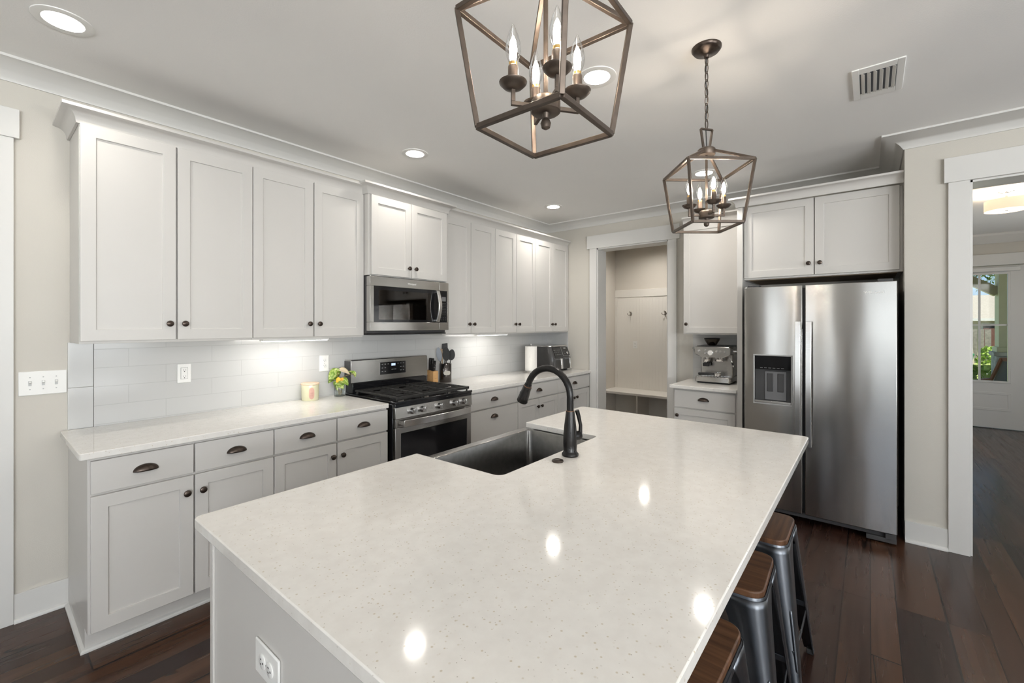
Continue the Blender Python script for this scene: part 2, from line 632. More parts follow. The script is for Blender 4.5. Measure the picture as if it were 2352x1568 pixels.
    def build(self, name, mat, parent=None, bev=0.0, smooth=False, seg=2, loc=None, rot=None, angle=40, solid=0.0, sub=0):
        bmesh.ops.recalc_face_normals(self.bm, faces=self.bm.faces[:])
        me = bpy.data.meshes.new(name)
        self.bm.to_mesh(me)
        self.bm.free()
        o = bpy.data.objects.new(name, me)
        COL.objects.link(o)
        me.materials.append(mat)
        if parent is not None:
            o.parent = parent
        if loc:
            o.location = loc
        if rot:
            o.rotation_euler = rot
        if solid:
            md = o.modifiers.new('solid', 'SOLIDIFY')
            md.thickness = solid
            md.offset = 0
        if bev:
            md = o.modifiers.new('bevel', 'BEVEL')
            md.width = bev
            md.segments = seg
            md.limit_method = 'ANGLE'
            md.angle_limit = R(35)
        if sub:
            md = o.modifiers.new('sub', 'SUBSURF')
            md.levels = sub
            md.render_levels = sub
        if smooth or bev:
            for p in me.polygons:
                p.use_smooth = True
            if hasattr(me, 'set_sharp_from_angle'):
                me.set_sharp_from_angle(angle=R(angle))
        return o


def thing(name, label, cat, loc=(0, 0, 0), rz=0.0, group=None):
    o = bpy.data.objects.new(name, None)
    o.empty_display_size = 0.05
    COL.objects.link(o)
    o.location = loc
    o.rotation_euler = (0, 0, rz)
    tag(o, label, cat, group)
    return o


def tag(o, label, cat, group=None, kind=None):
    o['label'] = label
    o['category'] = cat
    if group:
        o['group'] = group
    if kind:
        o['kind'] = kind
    return o


def struct(o, label, cat):
    o['kind'] = 'structure'
    o['label'] = label
    o['category'] = cat
    return o


def kids(o):
    return [c for c in bpy.data.objects if c.parent == o]


def copy_tree(o, label, loc, rz=None, group=None):
    c = o.copy()
    COL.objects.link(c)
    c.location = loc
    if rz is not None:
        c.rotation_euler = (0, 0, rz)
    c['label'] = label
    if group:
        c['group'] = group
    for ch in kids(o):
        d = ch.copy()
        COL.objects.link(d)
        d.parent = c
        for g in kids(ch):
            e = g.copy()
            COL.objects.link(e)
            e.parent = d
    return c


def text(name, body, size, mat, parent, loc, rot=(R(90), 0, 0), ext=0.0006, align='CENTER'):
    cu = bpy.data.curves.new(name, 'FONT')
    cu.body = body
    cu.size = size
    cu.extrude = ext
    cu.align_x = align
    cu.align_y = 'CENTER'
    cu.resolution_u = 3
    tmp = bpy.data.objects.new('lettering_outline', cu)
    COL.objects.link(tmp)
    me = bpy.data.meshes.new_from_object(tmp.evaluated_get(bpy.context.evaluated_depsgraph_get()))
    bpy.data.objects.remove(tmp)
    o = bpy.data.objects.new(name, me)
    COL.objects.link(o)
    me.materials.clear()
    me.materials.append(mat)
    o.parent = parent
    o.location = loc
    o.rotation_euler = rot
    return o


def rrect(x0, x1, y0, y1, r, n=5):
    pts = []
    for cx, cy, a0 in ((x1 - r, y0 + r, -90), (x1 - r, y1 - r, 0), (x0 + r, y1 - r, 90), (x0 + r, y0 + r, 180)):
        for i in range(n + 1):
            a = R(a0 + 90 * i / n)
            pts.append((cx + r * math.cos(a), cy + r * math.sin(a)))
    return pts


# ------------------------------------------------------------------ room shell
XE = 4.41      # end wall face
XF = 3.675     # wall right of the refrigerator
YR = -3.455    # return face of the refrigerator alcove
CEIL = 2.742
XD = 8.76      # front door wall

f = MB().box(-5.3, XD + 0.05, -8.3, 0.25, -0.12, 0.0)
struct(f.build('floor', floor_mat), 'dark hardwood plank floor running toward the foyer', 'floor')
CAN_XY = [(-.082, -.640), (1.760, -.640), (3.640, -.620), (1.706, -2.180), (3.560, -2.190), (5.62, -.825)]
c = MB().box(-5.3, XD + 0.05, -8.3, 0.25, CEIL + 0.05, CEIL + 0.1)
rim = [c.v(x, y, CEIL) for x, y in ((-5.3, -8.3), (XD + 0.05, -8.3), (XD + 0.05, 0.25), (-5.3, 0.25))]
ed = [c.bm.edges.new((rim[q], rim[(q + 1) % 4])) for q in range(4)]
for cx, cy in CAN_XY:          # round openings for the recessed lights
    lp = [c.v(cx + .070 * math.cos(2 * PI * q / 40), cy + .070 * math.sin(2 * PI * q / 40), CEIL) for q in range(40)]
    ed += [c.bm.edges.new((lp[q], lp[(q + 1) % 40])) for q in range(40)]
bmesh.ops.triangle_fill(c.bm, use_beauty=True, use_dissolve=False, edges=ed, normal=(0, 0, -1))
struct(c.build('ceiling', ceil_paint), 'smooth pale ceiling over the kitchen', 'ceiling')
w = MB().box(-5.3, XE, 0.0, 0.2, 0.0, CEIL)
struct(w.build('wall_back', wall_paint), 'greige wall behind the long cabinet run', 'wall')
# end wall with the mudroom doorway
DY0, DY1, DZ = -0.735, -1.590, 2.380
w = MB()
w.box(XE, XE + 0.2, DY0, 0.2, 0, CEIL).box(XE, XE + 0.2, YR - 0.2, DY1, 0, CEIL).box(XE, XE + 0.2, DY1, DY0, DZ, CEIL)
struct(w.build('wall_end', wall_paint), 'greige wall with the mudroom doorway', 'wall')
# wall right of the refrigerator, with the foyer opening
OY0, OY1 = -3.765, -5.35
w = MB()
w.box(XF, XE, -3.655, YR, 0, CEIL).box(XF, XF + 0.215, OY0, -3.655, 0, CEIL)
w.box(XF, XF + 0.215, OY1, OY0, 2.382, CEIL).box(XF, XF + 0.215, -8.3, OY1, 0, CEIL)
struct(w.build('wall_right', wall_paint), 'greige wall between refrigerator and foyer opening', 'wall')
# unseen living room walls behind the photographer, some window openings added for fill light
w = MB()
ys = [-8.3, -8.0, -7.2, -5.5, -3.32, -2.475, -2.125, -1.875, -1.125, 0.2]
for i in range(0, 10, 2):
    w.box(-5.2, -5.0, ys[i], ys[i + 1], 0, CEIL)
for a, b in ((-8.0, -7.2), (-5.5, -3.32), (-2.475, -2.125), (-1.875, -1.125)):
    w.box(-5.2, -5.0, a, b, 0, 0.4).box(-5.2, -5.0, a, b, 2.45, CEIL)
struct(w.build('wall_rear', simple('wall darkened for reflection', (0.24, 0.225, 0.20), 0.75)), 'unseen living room wall, darkened for the refrigerator reflection', 'wall')  # wall toned dark so the refrigerator reflects a dark room
w = MB()
for a, b in ((-5.2, -4.85), (-3.75, -3.5), (-1.7, -0.5), (1.7, XF)):
    w.box(a, b, -8.2, -8.0, 0, CEIL)
for a, b in ((-4.85, -3.75), (-3.5, -1.7), (-0.5, 1.7)):
    w.box(a, b, -8.2, -8.0, 0, 0.4).box(a, b, -8.2, -8.0, 2.45, CEIL)
struct(w.build('wall_side', wall_paint), 'unseen greige living room side wall with added window openings', 'wall')

# mudroom and foyer shells
w = MB().box(XE + 0.2, 6.4, -0.08, 0.2, 0, CEIL)
struct(w.build('wall_mudroom_left', mud_paint), 'left wall of the mudroom', 'wall')
w = MB().box(6.25, 6.4, -2.6, -0.08, 0, CEIL)
struct(w.build('wall_mudroom_back', mud_paint), 'mudroom wall above the bench', 'wall')
w = MB().box(XE + 0.2, 6.4, -2.75, -2.6, 0, CEIL)
struct(w.build('wall_mudroom_right', mud_paint), 'right wall of the mudroom', 'wall')
w = MB().box(XE, XD, -3.655, -3.50, 0, CEIL)
struct(w.build('wall_foyer_left', wall_paint), 'left wall of the foyer', 'wall')
DRY0, DRY1 = -4.955, -4.035
w = MB()
w.box(XD, XD + 0.15, DRY1, -3.5, 0, CEIL).box(XD, XD + 0.15, -8.3, DRY0, 0, CEIL).box(XD, XD + 0.15, DRY0, DRY1, 2.30, CEIL)
struct(w.build('wall_foyer_front', wall_paint), 'foyer wall around the front door', 'wall')
w = MB().box(XF + 0.215, 5.5, -6.3, -6.15, 0, CEIL).box(7.3, XD, -6.3, -6.15, 0, CEIL).box(5.5, 7.3, -6.3, -6.15, 0, .6).box(5.5, 7.3, -6.3, -6.15, 2.4, CEIL)  # opening added for the foyer fill lamp
struct(w.build('wall_foyer_right', wall_paint), 'right wall of the foyer', 'wall')

# frames of the unseen living room windows, some added for fill light
k = 1
for (a, b) in ((-8.0, -7.2), (-5.5, -3.32), (-2.475, -2.125), (-1.875, -1.125)):
    m = MB()
    m.box(-5.06, -4.98, a, a + .05, .4, 2.45).box(-5.06, -4.98, b - .05, b, .4, 2.45).box(-5.06, -4.98, a, b, .4, .45).box(-5.06, -4.98, a, b, 2.40, 2.45)
    m.box(-5.05, -5.02, a, b, 1.40, 1.44)
    struct(m.build('window_%d' % k, trim_white), 'white frame of an unseen living room window', 'window')
    k += 1
for (a, b) in ((-4.85, -3.75), (-3.5, -1.7), (-0.5, 1.7)):
    m = MB()
    m.box(a, a + .05, -8.06, -7.98, .4, 2.45).box(b - .05, b, -8.06, -7.98, .4, 2.45).box(a, b, -8.06, -7.98, .4, .45).box(a, b, -8.06, -7.98, 2.40, 2.45)
    m.box(a, b, -8.05, -8.02, 1.40, 1.44).box((a + b) / 2 - .02, (a + b) / 2 + .02, -8.05, -8.02, .4, 2.45)
    struct(m.build('window_%d' % k, trim_white), 'white frame of an unseen living room window', 'window')
    k += 1

# ceiling crown (cove)
ZC = CEIL
cove = [(0.0, ZC - 0.087), (0.008, ZC - 0.087)]
for i in range(9):
    a = R(90 * i / 8)
    b_ = 0.5
    cove.append((0.008 + 0.107 * (b_ * (1 - math.cos(a)) + (1 - b_) * i / 8), ZC - 0.085 + 0.073 * (b_ * math.sin(a) + (1 - b_) * i / 8)))
cove += [(0.122, ZC - 0.012), (0.122, ZC), (0.0, ZC)]
o = MB().sweep(cove, [(-4.99, 0), (XE, 0), (XE, YR), (XF, YR), (XF, -7.99)]).build('trim_1', trim_white, smooth=True, angle=50)
struct(o, 'white cove crown moulding around the kitchen ceiling', 'moulding')
o = MB().sweep([(0, ZC - .13), (.02, ZC - .13), (.10, ZC - .03), (.10, ZC), (0, ZC)], [(XD, -3.66), (XD, -6.14)]).build('trim_2', trim_white)
struct(o, 'white crown moulding above the front door', 'moulding')


def door_casing(idx, x, ya, yb, ztop, w, hw, over, label, sides='both', t=0.02, hx=0.026):
    """flat casing on a wall facing -x around an opening from ya (left in view) down to yb"""
    m = MB()
    m.box(x - t, x, ya, ya + w, 0, ztop)
    if sides == 'both':
        m.box(x - t, x, yb - w, yb, 0, ztop)
    m.box(x - hx, x, yb - w - over, ya + w + over, ztop, ztop + hw)
    o = m.build('trim_%d' % idx, trim_white, bev=0.0015)
    struct(o, label, 'casing')
    return o


door_casing(3, XE, DY0, DY1, DZ, 0.092, 0.157, 0.034, 'white flat casing around the mudroom doorway')
door_casing(4, XF, OY0, OY1, 2.382, 0.100, 0.160, 0.020, 'white flat casing around the foyer opening')
# jamb linings
m = MB().box(XE - .002, XE + .202, DY0 - .014, DY0, 0, DZ).box(XE - .002, XE + .202, DY1, DY1 + .014, 0, DZ).box(XE - .002, XE + .202, DY1, DY0, DZ - .014, DZ)
struct(m.build('trim_5', trim_white), 'white lining of the mudroom doorway', 'lining')
m = MB().box(XF - .002, XF + .217, OY0 - .012, OY0, 0, 2.382).box(XF - .002, XF + .217, OY1, OY1 + .012, 0, 2.382).box(XF - .002, XF + .217, OY1, OY0, 2.370, 2.382)
struct(m.build('trim_6', trim_white), 'white lining of the foyer opening', 'lining')
# casing at the far left of the cabinet wall
m = MB().box(-0.30, -0.1955, -0.02, 0, 0, 2.38).box(-0.34, -0.177, -0.028, 0, 2.38, 2.522)
struct(m.build('trim_7', trim_white, bev=0.0015), 'white door casing left of the wall switch', 'casing')

# baseboards
m = MB().box(-0.1955, -0.006, -0.014, 0, 0, 0.14)
m.sweep([(0, 0), (.014, 0), (.014, .008), (.010, .016), (0, .02)], [(-0.1955, -0.014), (-0.006, -0.014)])
struct(m.build('baseboard_left', trim_white, bev=0.001), 'white baseboard under the wall switch', 'baseboard')
m = MB().box(XF - .014, XF, -3.665, YR - 0.001, 0, 0.14)
m.sweep([(0, 0), (.016, 0), (.016, .010), (.011, .018), (0, .022)], [(XF - .014, YR - 0.001), (XF - .014, -3.665)])
struct(m.build('baseboard_right', trim_white, bev=0.001), 'white baseboard right of the refrigerator', 'baseboard')
m = MB().box(XD - .014, XD, DRY1 + .1, -3.66, 0, .14).box(XD - .014, XD, -6.14, DRY0 - .1, 0, .14)
struct(m.build('baseboard_foyer', trim_white), 'white baseboard beside the front door', 'baseboard')

# backsplash tile
m = MB().box(0.0925, XE - 0.012, -0.010, 0.0, 0.9135, 1.40)
o = m.build('trim_8', tile_mat)
o.name = 'trim_8'
struct(o, 'glossy white subway tile backsplash', 'backsplash')
m = MB().box(-0.008, 0.0905, -0.011, 0, 0.9142, 1.1325).box(-0.008, 0.0905, -0.011, 0, 1.1340, 1.372)
struct(m.build('trim_9', tile_plain, bev=0.0012), 'upright end tiles at left edge of backsplash', 'tile')
m = MB().box(XE - .011, XE, -0.33, 0, 0.9142, 1.374)
struct(m.build('trim_10', tile_plain, bev=0.0012), 'tiled return of the backsplash by the air fryer', 'tile')
m = MB().box(0, .56, -0.010, 0, 0.9135, 1.39)
o = m.build('trim_11', tile_mat, loc=(XE, -1.85, 0), rot=(0, 0, R(-90)))
struct(o, 'white tile splash behind the espresso machine', 'backsplash')

# ------------------------------------------------------------------ cabinets


def knob_mb(x, y, z):
    return MB().lathe([(0.0075, 0.0), (0.0065, 0.004), (0.0055, 0.010), (0.008, 0.014), (0.0155, 0.018), (0.0165, 0.022), (0.0150, 0.026), (0.009, 0.029), (0.0, 0.030)], (x, y, z), 'Y', 20)


def cup_mb(x, y, z, a=0.047, b=0.030, c=0.026):
    m = MB()
    loops = []
    for i in range(9):
        ph = R(90 * i / 8)
        loops.append([(x - a * math.cos(t), y - c * math.sin(t) * math.sin(ph) - 0.0005, z + b * math.sin(t) * math.cos(ph)) for t in (PI * j / 20 for j in range(21))])
    m.loft(loops, closed=False)
    return m


def front(parent, x0, x1, z0, z1, yf, style='shaker', hw=None, name=None, stile=0.057, rec=0.009):
    """one door or drawer front; hw = ('knob' | 'cup', x, z)"""
    m = MB()
    if style == 'shaker':
        m.shaker(x0, x1, z0, z1, yf + 0.019, yf, x0 + stile, x1 - stile, z0 + stile, z1 - stile, rec)
    else:
        m.box(x0, x1, yf, yf + 0.019, z0, z1)
    d = m.build(name or ('door' if style == 'shaker' else 'drawer'), cab_white, parent, bev=0.0016)
    if hw:
        if hw[0] == 'knob':
            knob_mb(hw[1], yf, hw[2]).build('knob', bronze, d, smooth=True)
        else:
            cup_mb(hw[1], yf, hw[2]).build('cup_pull', bronze, d, smooth=True, solid=0.002, angle=80)
    return d


def cabinet(name, label, loc, rz, w, d, z0, z1, group, fronts, toe=False, x0=0.0, xtra=None):
    t = thing(name, label, 'cabinet', loc, rz, group)
    MB().box(x0, w, -d, -0.002, z0, z1).build('body', cab_white, t, bev=0.001)
    if toe:
        MB().box(x0, w, -d + 0.075, -0.002, 0, z0).build('toe_kick', cab_white, t)
    for fr in fronts:
        front(t, *fr)
    return t


UG = 'white wall cabinets on the cabinet wall'
BG = 'white base cabinets on the cabinet wall'
G = 0.0022
P = 0.381


def upper_pair(label, x, w, z0, z1, dz0, dz1, d, group, kz, loc_y=0.0, gap=0.004, edge=0.002):
    h = w / 2
    return cabinet('wall_cabinet', label, (x, loc_y, 0), 0, w, d, z0, z1, group,
                   [(edge, h - gap, dz0, dz1, -d - 0.02, 'shaker', ('knob', h - gap - 0.030, kz)),
                    (h + gap, w - edge, dz0, dz1, -d - 0.02, 'shaker', ('knob', h + gap + 0.030, kz))])


upper_pair('white shaker wall cabinet at far left, above the gfci outlet', 0.0, 2 * P, 1.373, 2.45, 1.386, 2.436, 0.317, UG, 1.472)
upper_pair('white shaker wall cabinet just left of the microwave', 2 * P + .0005, 2 * P, 1.373, 2.45, 1.386, 2.436, 0.317, UG, 1.472)
WR = 0.695
for i, lb in enumerate(('white shaker wall cabinet just right of the microwave', 'white shaker wall cabinet above the lit stretch right of the utensil crock',
                        'white shaker wall cabinet above the air fryer')):
    upper_pair(lb, 2.316 + i * (WR + .0004), WR, 1.373, 2.45, 1.386, 2.436, 0.317, UG, 1.472, gap=0.0028)
t = cabinet('wall_cabinet', 'short white shaker cabinet directly above the microwave', (1.5275, 0, 0), 0, 0.785, 0.385, 1.836, 2.45, UG,
            [(0.018, 0.384, 1.842, 2.436, -0.405, 'shaker', ('knob', 0.354, 1.915)),
             (0.388, 0.767, 1.842, 2.436, -0.405, 'shaker', ('knob', 0.420, 1.915))])

# cabinet crown
CZ0, CZ1 = 2.434, 2.508
ccrown = [(0.0, CZ0), (0.010, CZ0), (0.012, CZ0 + 0.010)]
for i in range(7):
    a = R(90 * i / 6)
    ccrown.append((0.012 + 0.040 * (1 - math.cos(a)), CZ0 + 0.012 + 0.044 * math.sin(a)))
ccrown += [(0.056, CZ0 + 0.058), (0.062, CZ0 + 0.060), (0.062, CZ1), (0.0, CZ1)]
mc = [(o, z + 0.006) for o, z in ccrown]


def crown_thing(runs, label):
    m = MB()
    for path, prof in runs:      # walked with the room on the right hand side
        m.sweep(prof, path)
    o = m.build('crown_moulding', cab_white, smooth=True, angle=35)
    tag(o, label, 'moulding', 'crown mouldings on top of the cabinets')


crown_thing([([(-0.001, -0.001), (-0.001, -0.3175), (1.526, -0.3175)], ccrown),
             ([(1.527, -0.3180), (1.527, -0.3855), (2.313, -0.3855), (2.313, -0.3180)], mc),
             ([(2.314, -0.3175), (4.404, -0.3175)], ccrown)], 'white crown moulding atop the long run of wall cabinets')

# base cabinets, left of the range
BZ0, BZ1, BD, BF = 0.105, 0.8835, 0.617, -0.637


def base_pair(label, x, w, drawers, group=BG, ngap=0.0035, x0=0.0):
    h = w / 2
    e = 0.0025
    fr = []
    if drawers == 2:
        fr += [(e, h - ngap, 0.724, 0.868, BF, 'slab', ('cup', h / 2, 0.786)), (h + ngap, w - e, 0.724, 0.868, BF, 'slab', ('cup', h * 1.5, 0.786))]
    else:
        fr += [(e, w - e, 0.724, 0.868, BF, 'slab', ('cup', h, 0.786))]
    fr += [(e, h - ngap, 0.116, 0.712, BF, 'shaker', ('knob', h - ngap - 0.030, 0.632)), (h + ngap, w - e, 0.116, 0.712, BF, 'shaker', ('knob', h + ngap + 0.030, 0.632))]
    return cabinet('base_cabinet', label, (x, 0, 0), 0, w, BD, BZ0, BZ1, group, fr, True, x0)


base_pair('white base cabinet at the open left end of the run', 0.0, 2 * P, 2, x0=-0.006)
base_pair('white base cabinet just left of the range', 2 * P + .0005, 2 * P, 2)
cabinet('base_cabinet', 'white base cabinet of wide drawers just right of the range', (2.327, 0, 0), 0, 0.675, BD, BZ0, BZ1, BG,
        [(0.004, 0.672, 0.724, 0.868, BF, 'slab', ('cup', 0.33, 0.786)), (0.004, 0.672, 0.418, 0.712, BF, 'slab', ('cup', 0.33, 0.632)),
         (0.004, 0.672, 0.116, 0.406, BF, 'slab', ('cup', 0.33, 0.33))], True)
base_pair('white base cabinet behind the faucet spout, one wide drawer over two doors', 3.0025, 0.70, 1)
base_pair('white base cabinet under the air fryer against the mudroom doorway wall', 3.703, 0.70, 1)
m = MB().sweep([(0, 0), (.015, 0), (.015, .008), (.011, .015), (0, .019)], [(-0.0065, -0.0305), (-0.0065, -0.5425), (1.524, -0.5425)])
struct(m.build('trim_12', trim_white), 'white shoe moulding along the left base cabinets', 'moulding')

# coffee niche: local x runs to world -y, local -y is world -x
RZ = R(-90)
cabinet('base_cabinet', 'white base cabinet under the espresso machine', (XE, -1.852, 0), RZ, 0.549, BD, BZ0, BZ1, 'white cabinets on the doorway wall',
        [(0.018, 0.531, 0.712, 0.868, BF, 'slab', ('cup', 0.275, 0.786)), (0.018, 0.531, 0.116, 0.700, BF, 'shaker', ('knob', 0.050, 0.640))], True)
cabinet('wall_cabinet', 'tall white wall cabinet above the espresso machine', (XE, -1.852, 0), RZ, 0.549, 0.317, 1.373, 2.45, 'white cabinets on the doorway wall',
        [(0.006, 0.546, 1.386, 2.436, -0.337, 'shaker', ('knob', 0.036, 1.472))])
tall = thing('end_panel', 'tall white panel between espresso niche and refrigerator', 'panel', (XE, -2.403, 0), RZ)
MB().box(0, 0.040, -0.655, 0, 0, 2.45).build('panel', cab_white, tall, bev=0.001)
fc = thing('wall_cabinet', 'wide white two door cabinet above the refrigerator', 'cabinet', (XE, -2.4445, 0), RZ, 'white cabinets on the doorway wall')
fm = MB()
fm.box(0, 1.009, -0.60, 0, 1.842, 2.45)
fm.build('body', cab_white, fc, bev=0.001)
front(fc, 0.004, 0.490, 1.856, 2.452, -0.62, 'shaker', ('knob', 0.458, 1.944))
front(fc, 0.498, 0.990, 1.856, 2.452, -0.62, 'shaker', ('knob', 0.530, 1.944))
MB().box(0.03, 0.98, -0.57, -0.05, 1.838, 1.8418).build('underside', cabinet_raw, fc)
fcp = [(o * 0.9, z + 0.018) for o, z in ccrown]
crown_thing([([(XE - .3175, -1.8515), (XE - .3175, -2.4020)], ccrown), ([(XE - .3176, -2.4025), (XE - .6560, -2.4025), (XE - .6560, -3.4540)], fcp)],
            'white crown moulding atop the cabinets over espresso niche and refrigerator')

# ------------------------------------------------------------------ countertops
CT0, CT1 = 0.884, 0.914
o = MB().prism(rrect(-0.037, 1.521, -0.6605, -0.012, 0.012, 4), CT0, CT1).build('countertop', quartz, bev=0.003)
tag(o, 'speckled white quartz countertop left of the range', 'countertop', 'quartz countertops')
o = MB().box(2.323, XE - .012, -0.6605, -0.012, CT0, CT1).build('countertop', quartz, bev=0.003)
tag(o, 'speckled white quartz countertop right of the range', 'countertop', 'quartz countertops')
o = MB().box(XE - .672, XE - .012, -2.402, -1.838, CT0, CT1).build('countertop', quartz, bev=0.003)
tag(o, 'small speckled quartz countertop under the espresso machine', 'countertop', 'quartz countertops')


def fillet(poly, rads, n=6):
    out = []
    m = len(poly)
    for i, (p, r) in enumerate(zip(poly, rads)):
        p = Vector(p)
        a = (Vector(poly[i - 1]) - p).normalized()
        b = (Vector(poly[(i + 1) % m]) - p).normalized()
        if r <= 0:
            out.append(tuple(p))
            continue
        p0, p1 = p + a * r, p + b * r          # right angles only
        c = p + a * r + b * r
        v0, v1 = p0 - c, p1 - c
        for j in range(n + 1):
            t = j / n * PI / 2
            q = c + v0 * math.cos(t) + v1 * math.sin(t)
            out.append((q.x, q.y))
    return out


IX0, IX1, IY0, IY1 = 0.0765, 2.281, -3.038, -1.7595
isl = thing('kitchen_island', 'long white island cabinet in the middle of the kitchen', 'island', (0, 0, 0))
poly = fillet([(IX0, IY0), (IX1, IY0), (IX1, IY1), (1.655, IY1), (1.640, -2.222), (0.893, -2.222), (0.8825, IY1), (IX0, IY1)],
              [.025, .025, .025, .004, .030, .030, .004, .020])
o = MB().prism(poly, CT0, CT1).build('countertop', quartz, bev=0.003)
tag(o, 'large speckled quartz island top notched for the sink', 'countertop', 'quartz countertops')
bx0, bx1, by0, by1 = 0.115, 2.243, -2.60, -1.795
m = MB()
m.box(bx0, bx0 + .02, by0, by1, 0, .8835).box(bx1 - .02, bx1, by0, by1, 0, .8835).box(bx0 + .0201, bx1 - .0201, by0, by0 + .02, 0, .8835)
m.box(bx0 + .0201, bx1 - .0201, by0 + .0201, by1 - .0751, 0, .10)
m.box(bx0 + .0201, .884, by1 - .02, by1, .10, .8835).box(1.653, bx1 - .0201, by1 - .02, by1, .10, .8835).box(.8841, 1.6529, by1 - .02, by1, .10, .61)
m.build('body', cab_white, isl, bev=0.001)
# corner stile on the end panel
MB().box(bx0 - .006, bx0 - .0001, by1 - .022, by1 + .0, 0, .8835).build('corner_stile', cab_white, isl, bev=0.001)


def ifront(x0, x1, z0, z1, style, hw):
    fr = MB()
    tmp = thing
    m2 = MB()
    yb, yf = by1 + 0.0005, by1 + 0.0195
    if style == 'shaker':
        # mirrored shaker: build facing -y then flip
        m2.shaker(-x1, -x0, z0, z1, -yb, -yf, -x1 + .057, -x0 - .057, z0 + .057, z1 - .057, .009)
        for v in m2.bm.verts:
            v.co.x, v.co.y = -v.co.x, -v.co.y
    else:
        m2.box(x0, x1, yb, yf, z0, z1)
    fr.bm.free()
    return m2.build('door' if style == 'shaker' else 'drawer', cab_white, isl, bev=0.0016)


ifront(.122, .495, .116, .868, 'shaker', None)
ifront(.502, .876, .116, .868, 'shaker', None)
ifront(.890, 1.265, .116, .600, 'shaker', None)
ifront(1.272, 1.648, .116, .600, 'shaker', None)
ifront(1.662, 2.236, .116, .868, 'shaker', None)

# sink (apron front, undermount)
sk = thing('apron_sink', 'stainless apron front sink set into the island', 'sink', (0, 0, 0))
m = MB()
ox0, ox1, oy0, oy1 = .8860, 1.6510, -2.262, -1.7905
n = 6
outer = rrect(ox0, ox1, oy0, oy1, .012, n)
inn = rrect(.905, 1.632, -2.242, -1.795, .025, n)
inn2 = rrect(.912, 1.625, -2.235, -1.802, .040, n)
inn3 = rrect(.94, 1.597, -2.207, -1.83, .05, n)
z = .8825
L = lambda pl, z: [(x, y, z) for x, y in pl]
m.loft([L(outer, .62), L(outer, z - .003), L(rrect(ox0 + .003, ox1 - .003, oy0 + .003, oy1 - .003, .012, n), z), L(inn, z), L(rrect(.907, 1.630, -2.240, -1.797, .026, n), z - .004), L(inn2, .675), L(inn3, .655)])
m.build('basin', steel_sink, sk, smooth=True, angle=35)
MB().box(.8860, 1.6510, -1.7900, -1.7425, .62, .8825).build('apron', steel, sk, bev=.004)
MB().lathe([(.055, 0), (.055, .003), (.03, .004), (.0, .001)], (1.27, -2.05, .6555)).build('drain', chrome, sk, smooth=True)

# faucet
fa = thing('faucet', 'tall black pull down faucet beside the island sink', 'faucet', (1.270, -2.288, CT1))
MB().lathe([(.034, 0), (.036, .004), (.035, .010), (.030, .016), (.0275, .022), (.0295, .05), (.0292, .085), (.0255, .125), (.0205, .165), (.0178, .188)], (0, 0, 0), n=28).build('base', faucet_black, fa, smooth=True)
MB().lathe([(.0182, .188), (.0182, .1898)], n=28).build('collar_ring', copper, fa)
pts = [(0, 0, .190), (0, 0, .23)]
rad = .113
for i in range(15):
    a = R(180 - 162 * i / 14)
    pts.append((0, rad + rad * math.cos(a), .248 + rad * math.sin(a)))
MB().tube(pts, .0148, 16).build('spout', faucet_black, fa, smooth=True)
e0 = Vector(pts[-1])
dirn = (Vector(pts[-1]) - Vector(pts[-2])).normalized()
hd = [e0 + dirn * s for s in (0, .012, .014, .03, .060, .088, .093)]
MB().tube([tuple(p) for p in hd], [.0165, .0175, .0200, .0205, .0235, .0260, .0225], 18).build('spray_head', faucet_black, fa, smooth=True)
MB().tube([tuple(e0 + dirn * s) for s in (.009, .0125)], [.0182, .0182], 18).build('head_ring', copper, fa)
MB().sphere(tuple(e0 + dirn * .06 + Vector((0, .021, .006))), .008, 10, 8, (.8, .5, 1.6)).build('spray_button', black_matte, fa, smooth=True)
hd = Vector((.80, -.60, 0))
MB().tube([tuple(hd * .012 + Vector((0, 0, .082))), tuple(hd * .040 + Vector((0, 0, .082))), tuple(hd * .050 + Vector((0, 0, .082)))], [.021, .0205, .014], 16).build('valve', faucet_black, fa, smooth=True)
MB().tube([tuple(hd * .046 + Vector((0, 0, .092))), tuple(hd * .047 + Vector((0, 0, .125))), tuple(hd * .038 + Vector((0, 0, .165))), tuple(hd * .030 + Vector((0, 0, .190)))], [.0085, .0075, .0085, .0095], 12).build('lever', faucet_black, fa, smooth=True)

o = MB().lathe([(.023, 0), (.024, .003), (.022, .007), (.014, .009), (.012, .007), (.007, .008), (0, .0085)], (0, 0, 0)).build('air_switch', bronze, smooth=True, loc=(1.168, -2.292, CT1))
tag(o, 'small round bronze button on island beside faucet', 'switch')

# ------------------------------------------------------------------ outlets and switches (local front = -y)


